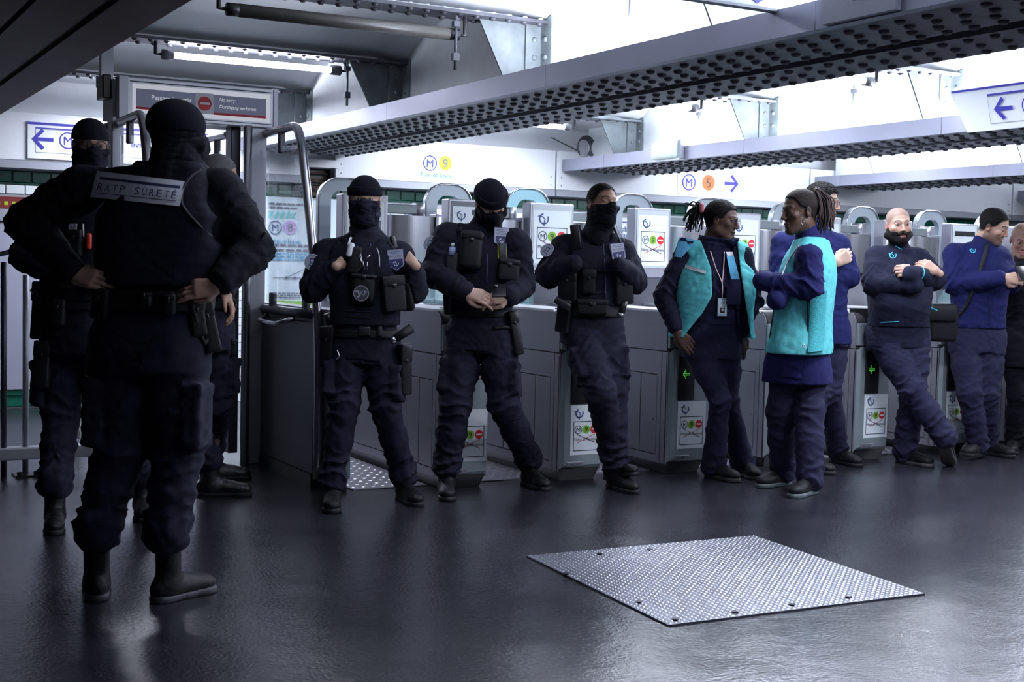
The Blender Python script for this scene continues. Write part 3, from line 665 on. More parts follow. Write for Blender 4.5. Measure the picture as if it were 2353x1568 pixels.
# ================================================================ wide doorway with header sign and glass wings
D = empty('gate_portal', (2.2, 8.0, 0), label='steel portal with the no-entry header box left of the gates', cat='portal')
box('post', (1.705, 7.90, 0), (1.775, 8.02, 2.08), steel, D, .006); box('post', (2.535, 7.90, 0), (2.64, 8.05, 2.08), steel, D, .006); box('post', (2.44, 7.98, .06), (2.50, 8.10, 2.08), steel_d, D, .006)
tube('round_post', [(2.515, 7.885, 0), (2.515, 7.885, 2.08)], .026, steel_p, D, 14)
box('hanger_post', (1.69, 8.12, 2.28), (1.76, 8.19, 2.97), steel, D); box('header_body', (1.72, 7.95, 2.075), (2.68, 8.22, 2.305), mat('header_grey', (.34, .40, .42), .45, .3), D, .006)
HB = box('sign_box', (1.77, 7.87, 2.072), (2.69, 7.95, 2.31), mat('sign_alu', (.62, .63, .68), .35, .45), D, .006)
box('end_cap', (1.735, 7.865, 2.068), (1.79, 7.95, 2.315), steel, HB, .004); box('end_cap', (2.665, 7.865, 2.068), (2.70, 7.95, 2.315), steel, HB, .004)
box('groove', (1.80, 7.868, 2.284), (2.66, 7.871, 2.290), side_seam, HB); box('groove', (1.80, 7.868, 2.092), (2.66, 7.871, 2.096), side_seam, HB)
box('sensor_box', (1.67, 7.98, 2.19), (1.72, 8.16, 2.33), black, D, .008)
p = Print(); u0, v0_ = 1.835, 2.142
p.rect(u0-.02, 2.105, 2.645, 2.275, mat('sign_face', (.72, .73, .78), .35, emit=.45), 'sign_face', 0)  # glow put into the sign face, grey panels and lettering to brighten them
sgy = mat('sign_grey_glow', srgb(95, 98, 120), .5, emit=.45); swt = mat('sign_white_glow', (.85, .87, .9), .5, emit=.4); p.rect(u0, v0_, 2.185, 2.247, sgy, 'panel', 1); p.rect(2.295, v0_, 2.62, 2.247, sgy, 'panel', 1); p.rect(u0, v0_-.014, 2.185, v0_, ink_r, 'stripe', 1); p.rect(2.295, v0_-.014, 2.62, v0_, ink_r, 'stripe', 1)
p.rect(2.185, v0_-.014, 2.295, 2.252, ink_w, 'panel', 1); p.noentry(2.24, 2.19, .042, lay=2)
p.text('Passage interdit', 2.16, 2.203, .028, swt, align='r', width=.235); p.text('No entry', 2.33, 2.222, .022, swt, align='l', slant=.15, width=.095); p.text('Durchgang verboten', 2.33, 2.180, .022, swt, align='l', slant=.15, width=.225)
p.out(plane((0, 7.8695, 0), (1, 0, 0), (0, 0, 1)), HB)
glass = mat('clear_glass', (.82, .95, .97), .03, 0, trans=1., alpha=.32)
def wing(x, y0, s, lb, panel=True):
    """s = -1 comes towards the camera, +1 goes away"""
    W_ = empty('glass_wing', (x, y0+s*.45, 0), label=lb, cat='screen')
    Y = lambda d: y0+s*d
    tube('frame_tube', bez([(x, Y(0), 2.04), (x, Y(.35), 2.045), (x, Y(.52), 2.04), (x, Y(.60), 1.98), (x, Y(.66), 1.85), (x, Y(.80), 1.45), (x, Y(.90), 1.08), (x, Y(.95), .70), (x, Y(.96), .05)], 4), .026, steel_p, W_, 14)
    MB().prism([(x-.004, Y(.05), 1.02), (x-.004, Y(.87), 1.02), (x-.004, Y(.76), 1.45), (x-.004, Y(.58), 1.93), (x-.004, Y(.05), 1.96)], (.008, 0, 0)).build('glass_pane', glass, W_)
    tube('mid_rail', [(x, Y(.0), .965), (x, Y(.93), .965)], .028, steel_d, W_, 12)
    for d in (.16, .74): box('glass_clamp', (x-.018, Y(d)-.03, .97), (x+.018, Y(d)+.03, 1.07), steel_d, W_, .01)
    box('glass_clamp', (x-.02, Y(.28)-.018, 1.90), (x+.02, Y(.28)+.018, 2.06), steel_d, W_, .01)
    if panel: box('kick_panel', (x-.02, Y(.02), .07), (x+.02, Y(.93), .92), mat('kick_steel', (.11, .11, .13), .42, .7), W_, .004); box('plinth', (x-.03, Y(.02), 0), (x+.03, Y(.93), .07), black, W_)
    tube('pull_handle', [(x-.02, Y(.12), .93), (x-.10, Y(.20), .90), (x-.10, Y(.50), .895), (x-.02, Y(.60), .93)], .013, steel_p, W_, 10)
wing(2.635, 7.90, -1, 'glass wing screen with bent steel tube, right of the portal')
wing(1.74, 7.88, -1, 'glass wing screen on the left portal post behind the big officer', False)
wing(2.47, 8.10, 1, 'glass wing screen on the far side of the right portal post', False)
wing(1.74, 8.10, 1, 'glass wing screen on the far side of the left portal post', False)
# barrier at far left
Bf = empty('steel_barrier', (1.2, 7.95, 0), label='low steel barrier at the far left behind the masked man', cat='barrier')
box('bottom_rail', (.3, 7.88, .095), (1.70, 7.96, .168), mat('rail_pale', (.5, .52, .56), .4, .3), Bf, .01)
for (x, z1) in ((1.118, 1.22), (1.235, 1.15), (1.60, 1.15), (.75, 1.2)): tube('upright', [(x, 7.92, 0), (x, 7.92, z1)], .017, steel_d if x < 1.2 else steel, Bf, 10)
tube('top_tube', bez([(.9, 7.92, 1.22), (1.12, 7.92, 1.27), (1.22, 7.92, 1.31), (1.34, 7.92, 1.30), (1.6, 7.92, 1.15)], 4), .014, steel_d, Bf, 10)
box('foot_plate', (1.17, 7.84, 0), (1.31, 8.0, .012), black, Bf)
for x in (1.195, 1.285): MB().tube([(x, 7.87, .01), (x, 7.87, .03)], .014, 8).build('bolt', rubber, Bf)
# ================================================================ access hatch in the floor
Hh = empty('floor_hatch', (3.41, 4.32, 0), label='large riveted metal hatch plate set in the dark floor', cat='floor plate')
hc = [onZ(1210, 1281), onZ(1536, 1441), onZ(2125, 1368), onZ(1733, 1234)]
MB().prism([(c_[0], c_[1], .0004) for c_ in hc], (0, 0, .0065)).build('plate', mat('hatch_steel', (.24, .25, .30), .36, .85, .3, 9), Hh)
def hq(u, v): return hc[0]*(1-u)*(1-v)+hc[1]*u*(1-v)+hc[2]*u*v+hc[3]*(1-u)*v
V = []; Fc = []
nu, nv = 46, 48
for a_ in range(nu):
    for b_ in range(nv):
        c_ = hq((a_+.5)/nu, (b_+.5)/nv); z = .007; r = .0088; n_ = len(V)
        dx, dy = (r, r*.35) if (a_+b_) % 2 else (r*.35, r)
        V += [(c_[0]-dx, c_[1]-dy, z), (c_[0]+dy, c_[1]-dx, z), (c_[0]+dx, c_[1]+dy, z), (c_[0]-dy, c_[1]+dx, z), (c_[0], c_[1], z+.0042)]
        Fc += [(n_, n_+1, n_+4), (n_+1, n_+2, n_+4), (n_+2, n_+3, n_+4), (n_+3, n_, n_+4)]
mk('tread_bump', V, Fc, mat('hatch_bump', (.45, .46, .52), .28, .85), Hh, True, kind='stuff')
for (x, y) in ((1467, 1385), (1551, 1425), (1689, 1408), (1820, 1391), (1950, 1374), (1378, 1274), (1494, 1264), (1300, 1320)):
    c_ = onZ(x, y, .008); MB().tube([(c_[0], c_[1], .006), (c_[0], c_[1], .0125)], .013, 8).build('screw', black, Hh)
# ================================================================ implicit-surface modelling for people
class Vol:
    def __init__(s, lo, hi, h):
        s.lo = np.array(lo, np.float32); s.h = h; s.n = np.maximum(2, np.ceil((np.array(hi)-s.lo)/h).astype(int)+1)
        s.D = np.full(tuple(s.n), .5, np.float32)
    def sub(s, lo, hi):
        a = np.clip(np.floor((np.array(lo)-s.lo)/s.h).astype(int), 0, s.n); b = np.clip(np.ceil((np.array(hi)-s.lo)/s.h).astype(int)+1, 0, s.n)
        if np.any(b <= a): return None
        sl = tuple(slice(a[i], b[i]) for i in range(3))
        g = [((np.arange(a[i], b[i])*s.h+s.lo[i]).astype(np.float32)).reshape([-1 if k == i else 1 for k in range(3)]) for i in range(3)]
        return sl, g
    def put(s, fn, lo, hi, k=.02, op='u'):
        r = s.sub(np.array(lo)-k-s.h*2, np.array(hi)+k+s.h*2)
        if r is None: return
        sl, (X, Y, Z) = r; d = fn(X, Y, Z); A = s.D[sl]
        if op == 's': A2 = -A; h = np.clip(.5+.5*(d-A2)/k, 0, 1); s.D[sl] = -(A2*h+d*(1-h)-k*h*(1-h))*1.0 if False else np.maximum(A, -d) if k <= 1e-4 else smax(A, -d, k)
        else: s.D[sl] = smin(A, d, k) if k > 1e-4 else np.minimum(A, d)
    def cone(s, a, b, ra, rb, k=.02, op='u'):
        a = np.array(a, float); b = np.array(b, float); ba = b-a; q = max(1e-9, ba@ba)
        def f(X, Y, Z):
            t = np.clip(((X-a[0])*ba[0]+(Y-a[1])*ba[1]+(Z-a[2])*ba[2])/q, 0, 1)
            return np.sqrt((X-a[0]-t*ba[0])**2+(Y-a[1]-t*ba[1])**2+(Z-a[2]-t*ba[2])**2)-(ra+(rb-ra)*t)
        s.put(f, np.minimum(a-ra, b-rb), np.maximum(a+ra, b+rb), k, op)
    def chain(s, pts, rs, k=.02, op='u'):
        for i in range(len(pts)-1): s.cone(pts[i], pts[i+1], rs[i], rs[i+1], k, op)
    def ell(s, c, r, R=None, k=.02, op='u'):
        """ellipsoid; R columns = local axes"""
        c = np.array(c, float); R = np.eye(3) if R is None else np.array(R); r = np.array(r, float); m = r.max()
        def f(X, Y, Z):
            q = [((X-c[0])*R[0, i]+(Y-c[1])*R[1, i]+(Z-c[2])*R[2, i])/r[i] for i in range(3)]
            k0 = np.sqrt(q[0]**2+q[1]**2+q[2]**2); k1 = np.sqrt((q[0]/r[0])**2+(q[1]/r[1])**2+(q[2]/r[2])**2)
            return k0*(k0-1)/np.maximum(k1, 1e-6)
        s.put(f, c-m, c+m, k, op)
    def rbox(s, c, hs, R=None, rd=.01, k=.005, op='u'):
        c = np.array(c, float); R = np.eye(3) if R is None else np.array(R); m = np.linalg.norm(hs)
        def f(X, Y, Z):
            q = [np.abs((X-c[0])*R[0, i]+(Y-c[1])*R[1, i]+(Z-c[2])*R[2, i])-(hs[i]-rd) for i in range(3)]
            return np.sqrt(sum(np.maximum(v, 0)**2 for v in q))+np.minimum(np.maximum(np.maximum(q[0], q[1]), q[2]), 0)-rd
        s.put(f, c-m, c+m, k, op)
    def loft(s, prof, k=.02, op='u', pw=2.4):
        """prof rows: z, cx, cy, half-width a, half-depth b, direction (rad) of the width axis; z ascending"""
        P = np.array(prof, float); z0, z1 = P[0, 0], P[-1, 0]; m = P[:, 3].max()+.02
        lo = [P[:, 1].min()-m, P[:, 2].min()-m, z0]; hi = [P[:, 1].max()+m, P[:, 2].max()+m, z1]
        zz = np.linspace(z0, z1, 80); fine = [cub(P[:, 0], P[:, i], zz) for i in range(6)]
        def f(X, Y, Z):
            z = Z.ravel(); v = [np.interp(z, zz, fine[i]).reshape(1, 1, -1).astype(np.float32) for i in range(1, 6)]
            cx, cy, a, b, th = v; c, s_ = np.cos(th), np.sin(th); x = (X-cx)*c+(Y-cy)*s_; y = -(X-cx)*s_+(Y-cy)*c
            g = (np.abs(x/a)**pw+np.abs(y/b)**pw)**(1/pw)
            rad = np.sqrt(x*x+y*y)
            d = rad*(1-1/np.maximum(g, 1e-3)); d = np.where(g < .3, -np.minimum(a, b)*.7, d)
            return np.maximum(d, np.maximum(z0-Z, Z-z1))
        s.put(f, lo, hi, k, op)
    def clip(s, fn, lo=None, hi=None, k=1e-5):
        """keep where fn<0"""
        r = s.sub(s.lo if lo is None else lo, (s.lo+s.h*s.n) if hi is None else hi); sl, (X, Y, Z) = r
        s.D[sl] = np.maximum(s.D[sl], fn(X, Y, Z))
    def folds(s, amp, fn=None, freq=52., seed=0, zs=1.4, band=.03, joints=()):
        """cloth creases: displaced iso-surface. amp metres, fn(x,y,z)->local multiplier"""
        m = np.abs(s.D) < band; I = np.argwhere(m); P = I*s.h+s.lo; x, y, z = P[:, 0], P[:, 1], P[:, 2]
        rd = np.random.RandomState(seed); w1 = .02*np.sin(11*x+7*z+seed)+.02*np.sin(9*y-13*z); out = 0
        for i in range(5):
            d = rd.normal(size=3); d[2] *= zs; d /= np.linalg.norm(d); f_ = freq*rd.uniform(.55, 1.5)
            out = out+np.abs(np.sin((x*d[0]+y*d[1]+z*d[2]+w1*1.4)*f_+rd.uniform(0, 6)))*(1/1.6)
        out = (out/5-.4)*3.4
        a = amp*(fn(x, y, z) if fn is not None else 1.)
        rip = 0
        for (J, ax, R, am) in joints:
            dx, dy, dz = x-J[0], y-J[1], z-J[2]; t = dx*ax[0]+dy*ax[1]+dz*ax[2]; q = dx*dx+dy*dy+dz*dz; e = np.exp(-q/(R*R)); th = np.arctan2(dy, dx)
            ph = t*88+1.5*np.sin(th*2+t*26+J[0]*7)+1.1*np.sin(th*3-t*17+J[1]*5)+.8*np.sin(21*x-17*y+13*z)
            rip = rip+am*e*((1-np.abs(np.sin(ph*.5)))**1.5-.35)*(.6+.4*np.sin(th+J[2]*20+t*9))
        out = out*a+rip; a = 1.
        s.D[m] -= (out*a).astype(np.float32)
    def mesh(s):
        return nets(s.D, s.lo, s.h)
def smin(a, b, k):
    h = np.clip(.5+.5*(b-a)/k, 0, 1); return b*(1-h)+a*h-k*h*(1-h)
def smax(a, b, k): return -smin(-a, -b, k)
def cub(x, y, q):
    """smooth monotone-ish interpolation"""
    x = np.array(x); y = np.array(y); d = np.gradient(y, x) if len(x) > 2 else np.zeros(len(x))
    i = np.clip(np.searchsorted(x, q)-1, 0, len(x)-2); h = x[i+1]-x[i]; t = (q-x[i])/h
    return (2*t**3-3*t**2+1)*y[i]+(t**3-2*t**2+t)*h*d[i]+(-2*t**3+3*t**2)*y[i+1]+(t**3-t**2)*h*d[i+1]
def nets(D, lo, h):
    S = D < 0; c = [(i, j, k) for i in (0, 1) for j in (0, 1) for k in (0, 1)]; nx, ny, nz = D.shape
    cnt = sum(S[i:nx-1+i, j:ny-1+j, k:nz-1+k].astype(np.int8) for i, j, k in c)
    I = np.argwhere((cnt > 0) & (cnt < 8))
    if not len(I): return np.zeros((0, 3)), np.zeros((0, 4), int)
    val = np.stack([D[I[:, 0]+i, I[:, 1]+j, I[:, 2]+k] for i, j, k in c], 1)
    acc = np.zeros((len(I), 3)); num = np.zeros(len(I)); cc = np.array(c, float)
    for a in range(8):
        for b in range(a+1, 8):
            if np.abs(cc[a]-cc[b]).sum() != 1: continue
            m = (val[:, a] < 0) != (val[:, b] < 0); t = val[m, a]/(val[m, a]-val[m, b]); acc[m] += cc[a]+(cc[b]-cc[a])*t[:, None]; num[m] += 1
    V = (I+acc/num[:, None])*h+lo; idx = -np.ones((nx-1, ny-1, nz-1), np.int64); idx[I[:, 0], I[:, 1], I[:, 2]] = np.arange(len(I)); Q = []
    for ax in range(3):
        sa = [slice(None)]*3; sb = [slice(None)]*3; sa[ax] = slice(0, -1); sb[ax] = slice(1, None)
        A = S[tuple(sa)]; B = S[tuple(sb)]; E = np.argwhere(A != B); u, v = (ax+1) % 3, (ax+2) % 3
        ok = (E[:, u] > 0) & (E[:, v] > 0) & (E[:, u] < D.shape[u]-1) & (E[:, v] < D.shape[v]-1) & (E[:, ax] < D.shape[ax]-1); E = E[ok]
        fl = A[E[:, 0], E[:, 1], E[:, 2]]; eu = np.zeros(3, int); eu[u] = 1; ev = np.zeros(3, int); ev[v] = 1
        q = np.stack([idx[tuple((E-o).T)] for o in (eu+ev, ev, 0*eu, eu)], 1); q[~fl] = q[~fl][:, ::-1]; Q.append(q)
    return V, np.concatenate(Q)
def mesh_np(name, V, Q, mats, parent, cols=None, midx=None, smooth=True, **k):
    off = np.array(wpos(parent)); V = V-off; me = bpy.data.meshes.new(name); me.vertices.add(len(V)); me.vertices.foreach_set('co', V.astype(np.float32).ravel())
    me.loops.add(Q.size); me.loops.foreach_set('vertex_index', Q.ravel().astype(np.int32)); me.polygons.add(len(Q)); n = Q.shape[1]
    me.polygons.foreach_set('loop_start', np.arange(0, len(Q)*n, n, dtype=np.int32)); me.polygons.foreach_set('loop_total', np.full(len(Q), n, np.int32))
    if smooth: me.polygons.foreach_set('use_smooth', np.ones(len(Q), bool))
    for m in mats: me.materials.append(m)
    if midx is not None: me.polygons.foreach_set('material_index', midx.astype(np.int32))
    if cols is not None:
        a = me.attributes.new('col', 'FLOAT_COLOR', 'POINT'); a.data.foreach_set('color', np.concatenate([cols, np.ones((len(cols), 1))], 1).astype(np.float32).ravel())
    me.update(); me.validate()
    o = bpy.data.objects.new(name, me); link(o, parent); return tag(o, **k)
# ---------------------------------------------------------------- materials for people
skin_m = mat('skin', (.6, .4, .3), .55, 0, .06, 60, .12, 300, vcol=True, spec=.35)
def cloth(name, col, rough=.85, **k): k.setdefault('wr', .25); k.setdefault('spec', .18); return mat(name, col, rough, 0, .22, 35, .35, 420, **k)
navy = cloth('navy_uniform', (.0105, .011, .022)); navy_t = cloth('navy_trousers', (.013, .0135, .029)); blk_c = cloth('black_cloth', (.006, .0065, .012))
vest_m = cloth('vest_navy', (.010, .011, .022)); nylon = mat('black_nylon', (.006, .006, .009), .6, 0, .3, 60, .3, 300, spec=.3); leather = mat('black_leather', (.012, .012, .014), .38, 0, .3, 30, .3, 150)
navy_a = cloth('agent_navy', (.013, .013, .042)); navy_at = cloth('agent_trousers', (.020, .020, .050)); blue_a = cloth('royal_navy_jacket', (.010, .013, .078)); teal = cloth('teal_vest', srgb(95, 190, 195), .75); teal2 = mat('teal_side_panel', srgb(70, 165, 172), .8, 0, .35, 90, 1., 75, (1, 1, 2.2), spec=.2)
knit = mat('black_knit', (.006, .0065, .013), .95, 0, .3, 80, .5, 500, spec=.15); shoe_m = mat('black_shoe', (.005, .005, .007), .6, 0, .3, 40, .3, 120, spec=.3); sole_m = mat('shoe_sole', (.010, .010, .013), .6, spec=.3); sole_g = mat('grey_sole', (.035, .035, .05), .6)
hair_k = mat('black_hair', (.004, .0035, .0035), .8, 0, .3, 90, .6, 250, spec=.2); hair_b = mat('brown_hair', (.012, .007, .005), .75, 0, .4, 90, .6, 250, spec=.25)
# ---------------------------------------------------------------- head in local coordinates (x right, y face forward, z up), metres
def frameR(yaw, pitch=0, roll=0):
    """yaw 0 looks at the camera, +90 looks to image right; pitch + looks down; roll + tips the crown to image right. Columns: face-left(x), forward(y), up(z)"""
    a = math.radians(yaw); f = B0*math.cos(a)+R0*math.sin(a); x = np.cross(f, U0); x /= np.linalg.norm(x)
    p = math.radians(pitch); f2 = f*math.cos(p)-U0*math.sin(p); u = np.cross(x, f2)
    r = math.radians(roll); vd = -B0; rr = R0
    Rm = np.stack([x, f2, u], 1)
    k = vd; c, s = math.cos(-r), math.sin(-r); K = np.array([[0, -k[2], k[1]], [k[2], 0, -k[0]], [-k[1], k[0], 0]]); rot = np.eye(3)*c+s*K+(1-c)*np.outer(k, k)
    return rot@Rm
class HeadVol(Vol):
    """volume in local head coordinates"""
    pass
def head_sdf(v, g=0., mouth=.3, jaw=1., fem=False, plain=False, full=1., inf=0.):
    i = inf
    v.ell((0, -.012, .036), (.076+i, .097+i, .084+i), None, .001)
    v.ell((0, .020, -.035), (.060*full+i, .070+i, .080+i), None, .03)
    v.ell((0, .066, -.098), (.022*jaw+i, .020+i, .018+i), None, .03)
    for s in (-1, 1): v.cone((s*.050*jaw*full, .002, -.062), (s*.014, .066, -.098), .020+i, .017+i, .025)
    v.cone((0, -.028, -.05), (0, -.045, -.17), .056+i, .058+i, .03)
    if plain:
        v.cone((0, .09, .0), (0, .102, -.03), .008+i, .012+i, .02); return
    v.cone((0, .088, .016), (0, .107, -.026), .0065, .0105, .012)
    for s in (-1, 1):
        v.ell((s*.012, .099, -.031), (.008, .010, .007), None, .006); v.cone((s*.012, .086, .028), (s*.042, .070, .028), .009, .007, .015); v.ell((s*.043, .062, -.018), (.020, .018, .016), None, .02)
        v.ell((s*.031, .100, .008), (.017, .014, .010), None, .010, 's')
        v.ell((s*.031, .0750, .008), (.0125, .0125, .0120), None, .0005)
        v.cone((s*.017, .084, .0145), (s*.045, .077, .0135), .0052, .0048, .003); v.cone((s*.020, .083, .0015), (s*.043, .077, .0025), .0036, .0036, .004)
        v.ell((s*.078, -.008, -.004), (.008, .017, .030), None, .006); v.ell((s*.086, -.004, .002), (.004, .008, .016), None, .004, 's')
    v.cone((-.019, .087, -.058), (.019, .087, -.058), .0055, .0055, .006); v.ell((0, .090, -.058), (.012, .007, .0065), None, .005)
    v.cone((-.016, .086, -.072), (.016, .086, -.072), .0060, .0060, .006); v.ell((0, .090, -.071), (.012, .007, .0060), None, .005)
    v.ell((0, .097, -.0648), (.021, .012, .0014+.004*mouth), None, .002, 's')
def head_cols(P, sk, lip, brow=(.02, .012, .01), beard=None, iris=(.03, .015, .01), stubble=None, hairc=None, closed=False, down=False):
    x, y, z = P[:, 0], P[:, 1], P[:, 2]; C = np.tile(np.array(sk), (len(P), 1)).astype(float); ax = np.abs(x)
    def mix(m, c, a=1.):
        m = np.clip(m, 0, 1)[:, None]*a; C[:] = C*(1-m)+np.array(c)*m
    front = y > .03
    mix(np.exp(-((ax-.04)**2+(z+.02)**2)/.0006)*front, np.array(sk)*np.array([1.12, .85, .82]), .4); mix(np.exp(-((x)**2+(z+.03)**2)/.0003)*front, np.array(sk)*np.array([1.1, .85, .8]), .4)
    mix(((np.abs(ax-.08) < .012) & (np.abs(y+.005) < .03) & (np.abs(z) < .035)).astype(float), np.array(sk)*np.array([1.1, .75, .7]), .5)
    if hairc is not None: mix(((z-hairline(x, y)) > -.004).astype(float), hairc, .85)
    if stubble is not None:
        a, st = stubble; zz = -.045+.9*np.maximum(0, .05-y)*1.0+.02*(ax > .03); m = 1/(1+np.exp((z-(-.030-.25*(y-.02)))/.005)); m *= (y > -.03); m *= 1-np.exp(-((x)**2/.0004+(z+.064)**2/.00012)); mix(m, a, st)
        mix(np.exp(-((z+.046)**2)/.00003)*(ax < .026)*(y > .07), a, st)
    e = np.sqrt((ax-.031)**2+(y-.0755)**2+(z-.008)**2); em = (e < .0136) & (y > .076)
    if closed: mix((em & (np.abs(z-.003) < .0022)).astype(float), (.02, .01, .01), .9)
    else:
        mix(em.astype(float), np.minimum(.34, np.array(sk)*.6+.12)); dz = .003 if not down else .008
        ir = np.sqrt((ax-.031)**2+(z-(.011-dz))**2); mix((em & (ir < .0068)).astype(float), iris); mix((((e < .017) & (y > .078)) & (np.abs(np.hypot(ax-.031, (z-.008)*1.25)-.0135) < .0020)).astype(float), np.array(sk)*.25, .8)
    bz = .031+.004*np.cos((ax-.03)*90); mix(((np.abs(z-bz) < .0042) & (ax > .012) & (ax < .050) & (y > .05)).astype(float), brow, .9)
    lm = ((ax/.024)**2+((z+.0645)/.0135)**2 < 1) & (y > .078); mix(lm.astype(float), lip, .85); mix((lm & (np.abs(z+.0648) < .0022)).astype(float), (.03, .01, .01), .9)
    mix(((np.hypot(ax-.008, z+.036) < .0045) & (y > .09)).astype(float), np.array(sk)*.2, .8)
    return C
def hairline(x, y):
    ax = np.abs(x); return np.interp(y, [-.12, -.085, -.04, -.012, .012, .035, .05, .065, .12], [-.062, -.060, -.045, -.005, .010, .020, .050, .068, .085])+.25*np.maximum(0, ax-.06)*(y > .03)
def hand_sdf(v, wp, dirY, nZ, thumb=1, curl=(.5, .7, .5), spread=.16, s=1., tc=.3):
    """wp wrist point; dirY fingers direction; nZ back-of-hand normal; thumb +1/-1 side"""
    y = np.array(dirY, float); y /= np.linalg.norm(y); z = np.array(nZ, float); z -= y*(z@y); z /= np.linalg.norm(z); x = np.cross(y, z)*thumb
    L = lambda a, b, c: np.array(wp)+(x*a+y*b+z*c)*s
    kn = [(.031, .088), (.010, .092), (-.011, .088), (-.031, .080)]; ln = [(.042, .026, .021), (.046, .030, .022), (.043, .028, .022), (.034, .021, .019)]
    v.cone(L(0, -.03, 0), L(0, .01, 0), .026*s, .027*s, .015)
    for i, (kx, ky) in enumerate(kn):
        v.cone(L(kx*.55, .012, 0), L(kx, ky, 0), .0165*s, .0125*s, .014)
        p = L(kx, ky, 0); ang = 0; sp = -kx*spread*-6
        for q in range(3):
            ang += curl[q]+.05*i; d = y*math.cos(ang)-z*math.sin(ang)+x*(kx*spread*8*math.cos(ang)*.3); d /= np.linalg.norm(d); p2 = p+d*ln[i][q]*s
            v.cone(p, p2, (.0100-.0008*q)*s, (.0094-.0009*q)*s, .004); p = p2
    t0 = L(.022, .018, -.008); t1 = L(.046, .045, -.014-.012*tc); t2 = L(.052-.012*tc, .075, -.022-.02*tc); t3 = L(.048-.022*tc, .099, -.026-.03*tc)
    v.cone(t0, t1, .0175*s, .0135*s, .012); v.cone(t1, t2, .0125*s, .0108*s, .005); v.cone(t2, t3, .0105*s, .0085*s, .004)
def tangent_pts(a, b, k):
    return [np.array(a)+(np.array(b)-np.array(a))*t for t in np.linspace(0, 1, k)]
